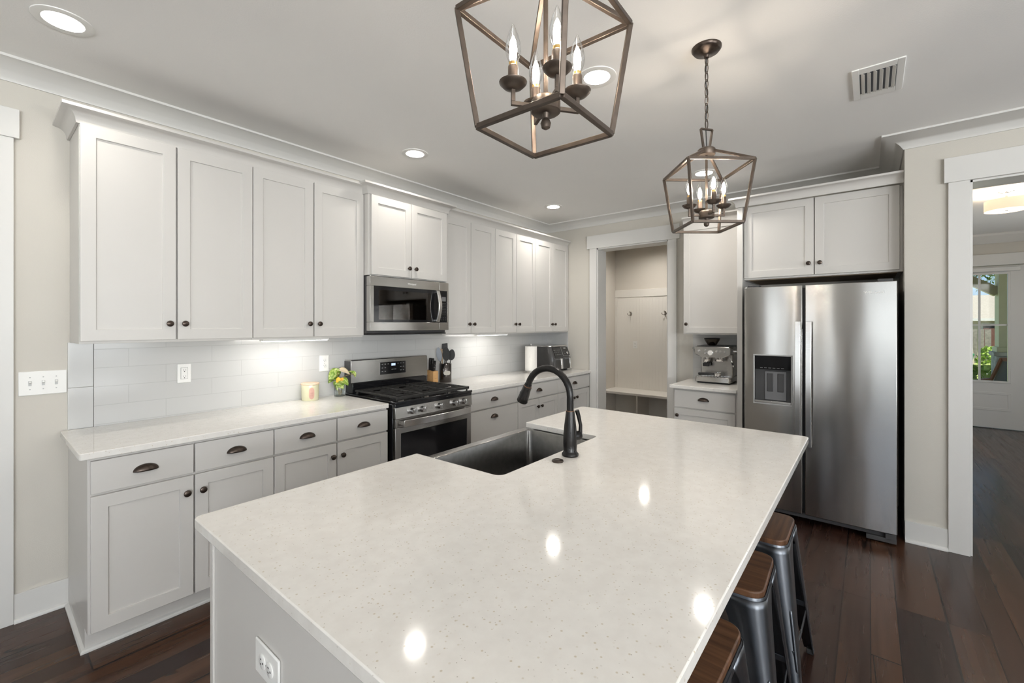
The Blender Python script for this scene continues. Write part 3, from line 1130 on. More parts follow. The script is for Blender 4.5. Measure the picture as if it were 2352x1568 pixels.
def outlet(name, label, loc, rz, w, h, kind, cat='outlet', horizontal=False):
    t = thing(name, label, cat, loc, rz)
    MB().box(-w / 2, w / 2, -.006, 0, -h / 2, h / 2).build('cover_plate', plate_white, t, bev=0.003)
    if kind == 'duplex':
        for s in (-1, 1):
            cx, cz = (s * .0205, 0) if horizontal else (0, s * .0205)
            r = MB().lathe([(.0172, 0), (.0172, .0018), (.016, .0025)], (cx, -.006, cz), 'Y', 24).build('receptacle', plate_white, t, smooth=True)
            m = MB()
            if horizontal:
                m.box(cx - .007, cx - .001, -.0090, -.008, .0045, .0065).box(cx - .007, cx - .001, -.0090, -.008, -.0065, -.0045)
                m.lathe([(.0026, 0), (.0026, .001)], (cx + .007, -.0081, 0), 'Y', 10)
            else:
                m.box(-.0065, -.0045, -.0090, -.008, cz - .001, cz + .007).box(.0045, .0065, -.0090, -.008, cz - .001, cz + .007)
                m.lathe([(.0026, 0), (.0026, .001)], (0, -.0081, cz - .007), 'Y', 10)
            m.build('slot', slot_dark, r)
        MB().lathe([(.003, 0), (.003, .001)], (0, -.006, 0), 'Y', 10).build('screw', hinge_white, t)
    elif kind == 'gfci':
        r = MB().box(-.0168, .0168, -.0085, -.006, -.0335, .0335).build('receptacle', plate_white, t, bev=0.001)
        MB().shaker(-.0185, .0185, -.0352, .0352, -.0058, -.0064, -.0176, .0176, -.0343, .0343, .0004).build('insert_gap', hinge_white, t)
        m = MB()
        for cz in (-.021, .017):
            m.box(-.0075, -.0060, -.0092, -.0084, cz, cz + .008).box(.0060, .0075, -.0092, -.0084, cz, cz + .008)
            m.lathe([(.0027, 0), (.0027, .0008)], (0, -.0084, cz - .006), 'Y', 10)
        m.build('slot', slot_dark, r)
        MB().box(-.010, .010, -.0095, -.0084, -.0035, .0035).build('test_button', plate_white, r, bev=.0004)
    return t


outlet('wall_outlet', 'rectangular gfci outlet on the tile under the far left cabinet', (.495, -.0105, 1.169), 0, .070, .115, 'gfci')
outlet('wall_outlet', 'white duplex outlet on the tile above the vase', (1.385, -.0105, 1.170), 0, .076, .123, 'duplex')
outlet('wall_outlet', 'white sideways outlet on the island end panel', (bx0 - .0002, -2.178, .672), R(-90), .127, .080, 'duplex', horizontal=True)
outlet('wall_outlet', 'white outlet on the mudroom beadboard below the hooks', (6.236, -.425, 1.15), R(-90), .070, .115, 'duplex')
sw = thing('light_switch', 'white three toggle switch plate left of the backsplash', 'switch', (-.0955, -.0002, 1.171))
MB().box(-.085, .085, -.006, 0, -.060, .060).build('cover_plate', plate_white, sw, bev=0.003)
for i in (-1, 0, 1):
    cx = i * .046 + .0
    MB().box(cx - .0055, cx + .0055, -.0068, -.006, -.0125, .0125).build('toggle_slot', hinge_white, sw)
    MB().bar((cx, -.006, .002), (cx, -.017, .009), .008, .008).build('toggle', plate_white, sw, bev=.0015)
    mm = MB()
    for cz in (-.030, .030):
        mm.lathe([(.003, 0), (.003, .0008)], (cx, -.006, cz), 'Y', 10)
    mm.build('screw', hinge_white, sw)

# ------------------------------------------------------------------ range
rg = thing('gas_range', 'stainless gas range with black cooktop between base cabinets', 'range', (1.553, -.012, 0))
RW = .764
MB().box(0, RW, -.640, 0, .02, .900).build('body', black_gloss, rg, bev=0.003)
m = MB().box(-.002, RW + .002, -.678, -.02, .9002, .921)
m.build('cooktop', black_gloss, rg, bev=0.004)
MB().box(0, RW, -.672, -.6405, .879, .9001).build('front_edge', black_gloss, rg, bev=0.002)
m = MB().prism_x([(-.6405, .798), (-.676, .798), (-.670, .8785), (-.6405, .8785)], 0, RW)
m.build('control_panel', steel, rg, bev=0.002)
# knobs
for kx in (.143, .236, .402, .562, .664):
    kb = MB().lathe([(.0235, 0), (.0235, .006), (.0205, .010), (.0200, .030), (.0190, .032), (0, .032)], (kx, -.672, .841), 'Y', 24).build('burner_knob', chrome, rg, smooth=True)
    MB().box(kx - .0065, kx + .0065, -.716, -.7035, .8215, .8605).build('knob_grip', chrome, kb, bev=0.002)
# oven door
od = thing  # keep the name free
m = MB()
m.shaker(.004, RW - .004, .215, .733, -.6405, -.668, .052, RW - .052, .300, .690, .006)
dr = m.build('oven_door', steel, rg, bev=0.002)
MB().box(.0525, RW - .0525, -.6640, -.6620, .3005, .6895).build('door_glass', dark_glass, dr)
MB().box(.004, RW - .004, -.668, -.6405, .7345, .794).build('door_band', steel, dr, bev=0.002)
m = MB()
hp = [(.048 + (RW - .096) * i / 12, -.705 - .018 * math.sin(PI * i / 12)) for i in range(13)]
m.loft([[(x, y - .006, .740), (x, y + .006, .740), (x, y + .006, .788), (x, y - .006, .788)] for x, y in hp])
m.box(.050, .075, -.705, -.6682, .752, .776).box(RW - .075, RW - .050, -.705, -.6682, .752, .776)
m.build('door_handle', steel_bright, dr, bev=0.002)
MB().box(.004, RW - .004, -.664, -.6405, .06, .207).build('storage_drawer', steel, rg, bev=0.002)
# backguard
MB().box(.01, RW - .01, -.105, -.004, .9212, 1.005).build('riser', black_gloss, rg, bev=.003)
m = MB().prism_x([(-.004, 1.0055), (-.104, 1.0055), (-.100, 1.180), (-.094, 1.186), (-.004, 1.186)], 0, RW)
m.build('backguard', steel, rg, bev=0.002)
MB().box(-.0015, -.0002, -.090, -.004, 1.0055, 1.178).build('side_panel', dark_grey, rg)
dp = MB().prism_x([(-.100, 1.050), (-.1052, 1.050), (-.1030, 1.152), (-.098, 1.152)], .262, .520).build('display_panel', black_gloss, rg, bev=0.001)
MB().box(.372, .412, -.1050, -.1037, 1.118, 1.138).build('clock', clock_mat, dp)
m = MB()
for r_ in range(3):
    for x_ in (.282, .310, .340, .440, .468, .496):
        if r_ == 0 or x_ not in (.340, .440):
            zz = 1.135 - r_ * .030
            m.box(x_ - .006, x_ + .006, -.1056 - 0.0002 * r_, -.1040, zz - .0022, zz + .0022)
m.box(.372, .392, -.1060, -.1045, 1.085, 1.089).box(.400, .420, -.1060, -.1045, 1.085, 1.089)
m.build('legend', ui_grey, dp)


# grates: three cast iron sections
def grate(x0, x1):
    m = MB()
    y0, y1, zt = -.655, -.125, .946
    b = .011
    m.bar((x0, y0, zt - .004), (x1, y0, zt - .004), .020, .020).bar((x0, y1, zt), (x1, y1, zt), b, .013)
    m.bar((x0 + b / 2, y0, zt), (x0 + b / 2, y1, zt), b, .013).bar((x1 - b / 2, y0, zt), (x1 - b / 2, y1, zt), b, .013)
    nn = 9
    for i in range(1, nn):
        y = y0 + (y1 - y0) * i / nn
        if i in (2, 7):
            xm = (x0 + x1) / 2
            m.bar((x0, y, zt), (xm - .035, y, zt), .008, .012).bar((xm + .035, y, zt), (x1, y, zt), .008, .012)
        else:
            m.bar((x0, y, zt), (x1, y, zt), .008, .012)
    for x in (x0 + .01, x1 - .01):
        for y in (y0 + .01, y1 - .01):
            m.box(x - .006, x + .006, y - .006, y + .006, .9212, .944)
    return m


for a, b in ((.022, .258), (.262, .502), (.506, .742)):
    gt = grate(a, b).build('grate', iron, rg, bev=0.002)
for bx, by, br_ in ((.14, -.50, .045), (.14, -.25, .036), (.382, -.385, .05), (.624, -.50, .040), (.624, -.25, .045)):
    MB().lathe([(br_ + .012, .9212), (br_ + .010, .928), (br_, .930), (br_, .938), (br_ - .006, .940), (0, .940)], (bx, by, 0), n=24).build('burner', black_matte, rg, smooth=True)

# ------------------------------------------------------------------ microwave
mw = thing('microwave', 'stainless microwave mounted above the gas range', 'microwave', (1.5285, 0, 1.400))
MW, MH = .783, .430
MB().box(0, MW, -.362, -.012, 0, MH).build('body', dark_grey, mw, bev=.002)
m = MB().shaker(.001, MW - .108, .020, MH, -.3625, -.408, .034, MW - .1081 - .0005, .085, .358, .004)
dd = MB()
dd.box(.001, MW - .109, -.408, -.3625, .358, MH).box(.001, MW - .109, -.408, -.3625, .020, .085).box(.001, .034, -.408, -.3625, .0851, .3579)
m.bm.free()
dr = dd.build('door', steel, mw, bev=0.0015)
MB().box(.0342, MW - .109, -.4070, -.3630, .0852, .3578).build('door_glass', dark_glass, dr)
MB().box(.075, MW - .20, -.4077, -.4071, .105, .330).build('window_screen', smoke_glass, dr)
m = MB()
hp = [(-.430 - .030 * math.sin(PI * i / 12), .092 + .262 * i / 12) for i in range(13)]
hx = MW - .160
m.loft([[(hx, y - .006, z), (hx + .034, y - .006, z), (hx + .034, y + .006, z), (hx, y + .006, z)] for y, z in hp])
m.box(hx + .004, hx + .03, -.43, -.4075, .094, .112).box(hx + .004, hx + .03, -.43, -.4075, .334, .352)
m.build('door_handle', steel_bright, dr, bev=0.003)
text('logo_lettering', 'Whirlpool', .020, plate_white, dr, (.385, -.4084, .392), ext=.0003)
cp = MB().box(MW - .1075, MW - .001, -.408, -.3625, .358, MH).box(MW - .1075, MW - .001, -.408, -.3625, .020, .085).box(MW - .018, MW - .001, -.408, -.3625, .0851, .3579)
cp = cp.build('control_panel', steel, mw, bev=0.0015)
MB().box(MW - .1075, MW - .0182, -.4072, -.3630, .0852, .3578).build('keypad', dark_glass, cp)
MB().box(MW - .078, MW - .034, -.4082, -.4073, .268, .306).build('clock', mid_grey, cp)
m = MB()
for r_ in range(8):
    for q in range(2):
        x_ = MW - .066 + q * .024
        m.box(x_ - .004, x_ + .004, -.4080, -.4073, .248 - r_ * .013, .2505 - r_ * .013)
for r_ in range(2):
    for q in range(3):
        x_ = MW - .086 + q * .024
        m.box(x_ - .004, x_ + .004, -.4080, -.4073, .124 - r_ * .018, .1265 - r_ * .018)
m.build('legend', ui_grey, cp)
m = MB().box(.02, MW - .02, -.395, -.03, -.012, -.0005)
m.build('vent_base', black_matte, mw, bev=.003)

# ------------------------------------------------------------------ refrigerator (faces -x)
rf = thing('refrigerator', 'stainless side by side refrigerator with water dispenser', 'refrigerator', (4.33, -2.504, 0), RZ)
FW, FD = .908, .820        # door face at local y = -.820 (world x 3.51)
MB().box(.006, FW - .006, -.755, 0, .03, 1.742).build('body', dark_grey, rf, bev=.004)
LW = .385
dz0, dz1 = .078, 1.756


def curved_door(x0, x1, hole=None):
    """door with a faint outward crown"""
    m = MB()
    n = 10
    if hole is None:
        lp = []
        for i in range(n + 1):
            t = i / n
            x = x0 + (x1 - x0) * t
            lp.append((x, -.816 - .004 * math.sin(PI * t) ** 0.7))
        poly = lp + [(x1, -.760), (x0, -.760)]
        m.prism(poly, dz0, dz1)
    else:
        hx0, hx1, hz0, hz1 = hole
        xs = [x0, x0 + .02, hx0, hx1, x1 - .012, x1]
        yf = lambda x: -.816 - .004 * math.sin(PI * (x - x0) / (x1 - x0)) ** 0.7
        zs = [dz0, hz0, hz1, dz1]
        V = {}
        for i, x in enumerate(xs):
            for j, z in enumerate(zs):
                V[i, j] = m.v(x, yf(x), z)
        for i in range(len(xs) - 1):
            for j in range(3):
                if i == 2 and j == 1:
                    continue
                m.face([V[i, j], V[i + 1, j], V[i + 1, j + 1], V[i, j + 1]])
        D = [m.v(hx0, -.770, hz0), m.v(hx1, -.770, hz0), m.v(hx1, -.770, hz1), m.v(hx0, -.770, hz1)]
        H = [V[2, 1], V[3, 1], V[3, 2], V[2, 2]]
        for a in range(4):
            b = (a + 1) % 4
            m.face([H[a], H[b], D[b], D[a]])
        m.face(D)
        B = [m.v(x0, -.760, dz0), m.v(x1, -.760, dz0), m.v(x1, -.760, dz1), m.v(x0, -.760, dz1)]
        m.face(B[::-1])
        last = len(xs) - 1
        m.face([B[0]] + [V[0, 0], V[0, 1], V[0, 2], V[0, 3]] + [B[3]])
        m.face([B[1]] + [V[last, 0], V[last, 1], V[last, 2], V[last, 3]] + [B[2]])
        m.face([B[0], B[1]] + [V[i, 0] for i in range(last, -1, -1)])
        m.face([B[3], B[2]] + [V[i, 3] for i in range(last, -1, -1)])
    return m


HX0, HX1, HZ0, HZ1 = .075, .315, .868, 1.228
dl = curved_door(0.002, LW, (HX0, HX1, HZ0, HZ1)).build('freezer_door', steel_fridge, rf, bev=.004, angle=30)
drr = curved_door(LW + .017, FW).build('fridge_door', steel_fridge, rf, bev=.004, angle=30)
m = MB().shaker(HX0 - .012, HX1 + .012, HZ0 - .012, HZ1 + .012, -.818, -.8235, HX0 + .001, HX1 - .001, HZ0 + .001, HZ1 - .001, .004)
bz = MB()
for (a, b, c_, d_) in ((HX0 - .010, HX1 + .010, HZ1, HZ1 + .010), (HX0 - .010, HX1 + .010, HZ0 - .010, HZ0), (HX0 - .010, HX0, HZ0 + .0001, HZ1 - .0001), (HX1, HX1 + .010, HZ0 + .0001, HZ1 - .0001)):
    bz.box(a, b, -.8240, -.812, c_, d_)
m.bm.free()
bz.build('dispenser_bezel', hinge_white, dl, bev=.002)
MB().prism_x([(-.772, HZ1 - .002), (-.821, HZ1 - .002), (-.806, HZ1 - .105), (-.772, HZ1 - .105)], HX0 + .001, HX1 - .001).build('dispenser_controls', dark_glass, dl)
MB().box(HX0 + .001, HX1 - .001, -.7715, -.7702, HZ0 + .001, HZ1 - .106).build('dispenser_cavity', dark_grey, dl)
m = MB()
for i in range(6):
    m.box(HX0 + .035 + i * .028, HX0 + .053 + i * .028, -.8110, -.8075, HZ1 - .094, HZ1 - .091)
m.build('dispenser_legend', ui_grey, dl)
MB().box(HX0 + .062, HX1 - .035, -.780, -.7716, HZ0 + .020, HZ1 - .120).build('paddle_plate', mid_grey, dl, bev=.003)
for px in (HX0 + .078, HX0 + .148):
    MB().box(px, px + .040, -.786, -.7801, HZ0 + .085, HZ1 - .135).build('paddle', dark_grey, dl, bev=.006)
MB().box(HX0 + .001, HX1 - .001, -.824, -.7717, HZ0 + .001, HZ0 + .018).build('drip_tray', steel_bright, dl, bev=.002)
for hx0, par in ((LW - .043, dl), (LW + .022, drr)):
    m = MB()
    n = 14
    loops = []
    for i in range(n + 1):
        t = i / n
        z = .585 + .905 * t
        y = -.862 - .012 * math.sin(PI * t)
        loops.append([(hx0, y + .008, z), (hx0 + .002, y - .006, z), (hx0 + .036, y - .006, z), (hx0 + .038, y + .008, z)])
    m.loft(loops)
    m.box(hx0 + .006, hx0 + .030, -.862, -.815, .600, .640).box(hx0 + .006, hx0 + .030, -.862, -.815, 1.435, 1.475)
    m.build('door_handle', steel_bright, par, bev=.002)
text('logo_lettering', 'Whirlpool', .026, plate_white, drr, (.790, -.8212, 1.684), ext=.0008)
gr = MB().box(.010, FW - .012, -.775, -.7555, .040, .0755).build('base_grille', dark_grey, rf, bev=.002)
MB().box(FW - .16, FW - .002, -.800, -.70, .010, .0395).build('leveling_foot', dark_grey, rf, bev=.003)
MB().box(FW - .06, FW - .004, -.810, -.7555, .040, .076).build('hinge_cover', dark_grey, rf, bev=.002)
MB().box(.02, .10, -.73, -.66, 0, .0295).build('roller', black_matte, rf)
for hx in (.02, FW - .10):
    MB().box(hx, hx + .08, -.80, -.70, 1.7425, 1.775).build('hinge', dark_grey, rf, bev=.004)

# ------------------------------------------------------------------ counter items
cn = thing('candle', 'large candle jar with pink oval label and pale wooden lid', 'candle', (1.242, -.082, CT1))
MB().lathe([(.0555, 0), (.058, .002), (.0605, .112), (.0600, .114), (0, .114)], n=40).build('jar', wax, cn, smooth=True, angle=50)
MB().lathe([(.062, .1142), (.0635, .117), (.0635, .124), (.062, .126), (0, .126)], n=40).build('lid', lid_wood, cn, smooth=True, angle=50)
# oval label wrapped round the glass, facing the camera
m = MB()
ca = math.atan2(-3.2663 + .082, -.3224 - 1.242) + R(10)
rows = []
for i in range(13):
    t = -1 + 2 * i / 12
    hz = .012 + .085 * (i / 12)
    half = .30 * (1 - max(0, abs(t) - .45) ** 2 / .31) ** .5 if abs(t) > .45 else .30
    rows.append([( (.0580 + .0025 * hz / .112 + .0010) * math.cos(ca + half * s), (.0580 + .0025 * hz / .112 + .0010) * math.sin(ca + half * s), hz) for s in (-1, -.5, 0, .5, 1)])
m.loft(rows, closed=False)
lab = m.build('paper_label', pink, cn, smooth=True)
m = MB()
for i in range(5):
    hz = .030 + i * .007
    m.loft([[(.0608 * math.cos(ca + s), .0608 * math.sin(ca + s), hz + d) for d in (0, .0016)] for s in (-.16, -.05, .05, .16)], closed=False)
m.build('label_lines', simple('label print', (.42, .22, .18), .6), lab)

vs = thing('glass_vase', 'small clear glass jar of water on left countertop', 'vase', (1.472, -.085, CT1))
MB().lathe([(.030, .003), (.038, .008), (.040, .02), (.040, .085), (.036, .095), (.037, .10)], n=28, cap=False).build('jar', clear_glass, vs, smooth=True)
MB().lathe([(.036, 0), (.039, .002), (.036, .006), (0, .006)], n=28).build('jar_base', clear_glass, vs, smooth=True)
pt = thing('plant_cutting', 'leafy green plant cutting standing in the glass jar', 'plant', (1.472, -.085, CT1))


def leaf(parent, base, tip, width, mat, curl=.25, up=(0, 0, 1), nm='leaf'):
    """heart shaped leaf with a folded midrib, from base to tip"""
    base, tip = Vector(base), Vector(tip)
    d = tip - base
    Ln = d.length
    t = d.normalized()
    s = t.cross(Vector(up))
    s = s.normalized() if s.length > .05 else Vector((1, 0, 0))
    nrm = s.cross(t)
    rows = []
    for i in range(10):
        a = i / 9
        wv = width * (math.sin(PI * min(1, a ** .62)) ** .8 if 0 < a < 1 else 0.02)
        back = -.10 * Ln * (1 - a) ** 3
        c = base + d * a + nrm * (curl * Ln * math.sin(PI * a) * .5)
        row = []
        for q in (-1, -.5, 0, .5, 1):
            row.append(tuple(c + s * (wv * q) + nrm * (abs(q) * wv * .35) + t * (back * abs(q))))
        rows.append(row)
    return MB().loft(rows, closed=False).build(nm, mat, parent, smooth=True, angle=180, solid=.0008)


# camera looks along (.776, .631); right is (.631, -.776)
def vp(r_, f_, z_):
    return (.631 * r_ + .776 * f_, -.776 * r_ + .631 * f_, z_)


stems = [[vp(0, 0, .012), vp(-.005, 0, .09), vp(-.015, 0, .15), vp(-.02, 0, .20)],
         [vp(.008, 0, .012), vp(.012, 0, .10), vp(.02, 0, .14), vp(.055, .0, .160), vp(.105, .0, .172), vp(.118, 0, .158)],
         [vp(-.008, .005, .012), vp(-.012, 0, .09), vp(-.02, 0, .11)], [vp(.015, .004, .02), vp(.004, 0, .085), vp(.012, 0, .125)]]
for st in stems:
    MB().tube(st, .0022, 8).build('stem', stem_brown, pt, smooth=True)
leaf(pt, vp(-.010, -.01, .205), vp(-.070, -.03, .105), .040, leaf_mat, .25, (.6, .5, .6))
leaf(pt, vp(-.020, -.02, .125), vp(-.085, -.01, .098), .030, leaf_mat, .3, (0, 0, 1))
leaf(pt, vp(-.035, -.02, .11), vp(-.005, -.03, .045), .020, leaf_mat, .2, (.5, .6, .5))
leaf(pt, vp(.015, -.03, .125), vp(.080, -.035, .085), .036, leaf_mat, .3, (-.3, -.4, .9))
leaf(pt, vp(.005, -.02, .10), vp(.045, -.04, .060), .028, leaf_mat, .2, (-.5, -.5, .7))
leaf(pt, vp(-.005, .01, .205), vp(.072, .02, .165), .024, leaf_pale, .2, (-.4, -.4, .8))
leaf(pt, vp(.118, 0, .150), vp(.070, -.01, .192), .022, leaf_mat, .5, (.5, .5, .7))
leaf(pt, vp(.020, -.035, .140), vp(-.010, -.04, .108), .020, leaf_yellow, .2, (-.6, -.5, .4))
leaf(pt, vp(.025, -.03, .142), vp(.04, -.03, .118), .014, leaf_yellow, .2, (-.6, -.5, .4))
leaf(pt, vp(-.02, -.03, .11), vp(.02, -.035, .092), .018, leaf_mat, .2, (-.6, -.5, .5))

KX, KY = 2.405, -.085
kb = thing('knife_block', 'light wooden knife block right of the range', 'knife block', (KX, KY, CT1))
m = MB().prism_x([(-.045, 0), (.040, 0), (.040, .128), (-.045, .118)], -.030, .030)
m.build('block', block_wood, kb, bev=.002)
MB().box(-.012, .012, -.0458, -.0450, .050, .053).build('stamp', simple('burnt stamp', (.25, .13, .05), .6), kb)
KG = 'black handled knives in the wooden block'
kdat = [(-.018, .020, .124, .115, 'black handled knife rising tallest at rear left of the wooden block'), (.014, .022, .124, .110, 'black handled knife at rear right of the wooden block'),
        (-.016, -.008, .121, .098, 'black handled knife in the middle left of the wooden block'), (.016, -.006, .121, .092, 'black handled knife in the middle right of the wooden block'),
        (-.018, -.032, .118, .066, 'short black knife handle lowest at the front of the wooden block')]
for x, y, z, h, lb in kdat:
    kn = thing('kitchen_knife', lb, 'knife', (KX + x, KY + y, CT1 + z + .002), 0, KG)
    MB().loft([[(-.007, -.009 - .14 * 0, 0), (.007, -.009, 0), (.007, .009, 0), (-.007, .009, 0)], [(-.008, -.010 - h * .05, h * .5), (.008, -.010 - h * .05, h * .5), (.008, .010 - h * .05, h * .5), (-.008, .010 - h * .05, h * .5)],
               [(-.008, -.012 - h * .10, h), (.008, -.012 - h * .10, h), (.008, .010 - h * .10, h), (-.008, .010 - h * .10, h)]]).build('handle', utensil_black, kn, bev=.002)
    MB().lathe([(.0015, 0), (.0015, .017)], (-.0085, -.010 - h * .05, h * .5), 'X', 8).build('rivet', chrome, kn)

cr = thing('utensil_crock', 'dark smoky glossy cylinder crock holding cooking utensils', 'crock', (2.553, -.100, CT1))
crock_mat = simple('dark glossy metal', (.11, .10, .095), .13, .9, var=.06)
MB().lathe([(.056, 0), (.058, .003), (.058, .178), (.056, .180), (.054, .178), (.054, .006), (0, .006)], n=36).build('cylinder', crock_mat, cr, smooth=True, angle=50)
ca2 = math.atan2(-3.2663 + .10, -.3224 - 2.553) + R(18)
m = MB()
m.loft([[(.0587 * math.cos(ca2 + s), .0587 * math.sin(ca2 + s), .072 + .040 * (.5 + q * .5 * (1 - min(1, abs(s) / .62) ** 6))) for q in (-1, 0, 1)] for s in [-.60 + 1.2 * i / 12 for i in range(13)]], closed=False)
m.build('label', simple('grey cream label', (.55, .52, .46), .5), cr, smooth=True)


def paddle_mb(w, h, t, top=1.0):
    """flat rounded utensil head in local x-z, from z=0 (neck) to h"""
    pts = []
    n = 16
    for i in range(n + 1):
        a = i / n
        pts.append((a, w * (math.sin(PI * min(1, (a * .94 + .03)) ** top)) ** .6))
    loops = []
    for a, ww in pts:
        loops.append([(-ww, -t / 2, a * h), (ww, -t / 2, a * h), (ww, t / 2, a * h), (-ww, t / 2, a * h)])
    return MB().loft(loops)


UGp = 'cooking utensils in the crock'
yawu = math.atan2(.776, .631)  # faces the camera


def utensil(nm, lb, r_, f_, tilt_r, tilt_f, length, mat, headf, head_mat=None):
    base = Vector((2.553, -.100, CT1)) + Vector(vp(r_, f_, .012))
    t = thing(nm, lb, 'utensil', base, 0, UGp)
    d = (Vector(vp(tilt_r, tilt_f, 1.0))).normalized()
    MB().tube([(0, 0, 0), tuple(d * length * .5), tuple(d * length)], [.005, .0055, .0045], 10, flat=(1.2, .8)).build('handle', mat, t, smooth=True)
    h = headf().build('head', head_mat or mat, t, bev=.0012, smooth=True)
    q = d.to_track_quat('Z', 'Y')
    # orient the head: its z along the handle, its x across the view
    zx = d
    xx = Vector(vp(1, 0, 0))
    xx = (xx - zx * xx.dot(zx)).normalized()
    yy = zx.cross(xx)
    M = Matrix((xx, yy, zx)).transposed().to_4x4()
    M.translation = d * (length - .004)
    h.matrix_local = M
    return t, h


def holes(t, h, pts, r_):
    m = MB()
    for x, z in pts:
        m.lathe([(r_, -.0062), (r_, .0062)], (x, .0, z), 'Y', 10)
    o = m.build('holes', simple('hole light', (.62, .60, .57), .6) if 'hole light' not in MATS else MATS['hole light'], t)
    o.matrix_local = h.matrix_local
    return o


grid = [(-.012 + .012 * i, .026 + .013 * j) for i in range(3) for j in range(3)] + [(-.006 + .012 * i, .0325 + .013 * j) for i in range(2) for j in range(2)]
t_, h_ = utensil('turner', 'black perforated turner rising tallest from the utensil crock', -.005, .02, -.02, .03, .275, utensil_black, lambda: MB().loft([[(-.012, -.002, 0), (.012, -.002, 0), (.012, .002, 0), (-.012, .002, 0)], [(-.030, -.002, .028), (.030, -.002, .028), (.030, .002, .028), (-.030, .002, .028)], [(-.026, -.002, .085), (.028, -.002, .090), (.028, .002, .090), (-.026, .002, .085)]]))
holes(t_, h_, [(x, z + .008) for x, z in grid], .0032)
t_, h_ = utensil('slotted_spoon', 'black slotted spoon leaning right in the utensil crock', .020, 0, .155, 0, .205, utensil_black, lambda: paddle_mb(.035, .105, .006, .85))
holes(t_, h_, [(x * .8, z + .010) for x, z in grid], .0030)
utensil('serving_spoon', 'solid black spoon in front centre of the utensil crock', .008, -.02, .02, -.03, .200, utensil_black, lambda: paddle_mb(.036, .125, .010, .85))
utensil('ladle', 'grey backed spoon leaning left in the utensil crock', -.020, -.005, -.155, 0, .195, utensil_black, lambda: paddle_mb(.027, .135, .010, .9), simple('grey steel spoon', (.22, .23, .25), .35, .7))
utensil('wooden_spatula', 'slim wooden spatula between the spoons in the crock', -.018, .012, -.085, .02, .19, spoon_wood, lambda: MB().loft([[(-.007, -.002, 0), (.007, -.002, 0), (.007, .002, 0), (-.007, .002, 0)], [(-.013, -.002, .12), (.013, -.002, .12), (.013, .002, .12), (-.013, .002, .12)]]))
utensil('whisk', 'thin pale whisk handle low in the utensil crock', -.03, -.03, .10, -.02, .19, hinge_white, lambda: MB().tube([(0, 0, 0), (0, 0, .02)], .006, 8))

tw = thing('paper_towel_holder', 'round steel paper towel stand left of air fryer', 'holder', (3.753, -.235, CT1))
MB().lathe([(.084, 0), (.085, .003), (.085, .018), (.080, .022), (0, .022)], n=36).build('base', steel, tw, smooth=True)
MB().lathe([(.005, .0225), (.005, .318), (.010, .322), (.010, .332), (0, .334)], n=14).build('post', steel, tw, smooth=True)
tr_ = MB().lathe([(.019, 0), (.068, 0), (.069, .003), (.069, .277), (.068, .280), (.019, .280), (.019, 0)], n=40, cap=False).build('paper_towel_roll', paper, smooth=True, loc=(3.753, -.235, CT1 + .0235), angle=50)
tag(tr_, 'white paper towel roll standing on its steel stand', 'paper towels')

af = thing('air_fryer', 'dark grey double basket air fryer at the counter end', 'air fryer', (3.945, -.055, CT1))
AW, AD, AH = .400, .365, .292
m = MB()
lo = [(rrect(.02, AW - .02, -AD + .035, -.02, .05, 5), .0), (rrect(.006, AW - .006, -AD + .012, -.008, .06, 5), .03), (rrect(0, AW, -AD, 0, .06, 5), .10), (rrect(.0, AW, -AD + .01, 0, .06, 5), .17),
      (rrect(.006, AW - .006, -AD + .035, -.004, .06, 5), .24), (rrect(.012, AW - .012, -AD + .055, -.010, .05, 5), AH - .012)]
m.loft([[(x, y, z + .008) for x, y in p] for p, z in lo])
m.build('body', charcoal, af, smooth=True, angle=45)
MB().prism(rrect(.008, AW - .008, -AD + .045, -.006, .05, 5), AH - .0035, AH + .012).build('top_trim', steel_bright, af, bev=.004)
MB().prism_x([(-AD + .0125, .178), (-AD + .0060, .178), (-AD + .047, .282), (-AD + .053, .282)], .215, AW - .028).build('control_panel', black_gloss, af)
m = MB()
P0, P1 = Vector((0, -AD + .0055, .180)), Vector((0, -AD + .0465, .281))
for xa in (.215, AW - .031):
    m.bar((xa + .0015, P0.y, P0.z), (xa + .0015, P1.y, P1.z), .003, .002)
m.bar((.215, P0.y, P0.z), (AW - .028, P0.y, P0.z), .003, .003).bar((.215, P1.y, P1.z), (AW - .028, P1.y, P1.z), .003, .003)
m.build('panel_border', hinge_white, af)
dn = Vector((0, -.101, .041)).normalized()


def onp(x, t):
    p = P0.lerp(P1, t)
    return (x, p.y - .0008, p.z)


tl = R(68)
text('logo_lettering', 'NINJA', .018, plate_white, af, onp(.296, .85), (tl, 0, 0), .0003)
MB().lathe([(.017, 0), (.016, .010), (0, .010)], onp(.315, .28), 'Y', 20).build('dial', chrome, af, smooth=True)
m = MB()
for x, t in ((.26, .50), (.345, .50), (.26, .22), (.345, .15)):
    p = onp(x, t)
    m.box(x - .008, x + .008, p[1] - .0012, p[1] + .002, p[2] - .002, p[2] + .002)
m.build('legend', ui_grey, af)
kp = MB().prism_x([(-AD + .0125, .185), (-AD + .0070, .185), (-AD + .045, .278), (-AD + .053, .278)], .045, .190).build('button_pad', black_gloss, af)
m = MB()
for i in range(3):
    for j in range(4):
        p = onp(.060 + j * .037, .16 + i * .26)
        m.box(p[0] - .008, p[0] + .008, p[1] - .0006, p[1] + .002, p[2] - .004, p[2] + .004)
m.build('button', ui_grey, kp)
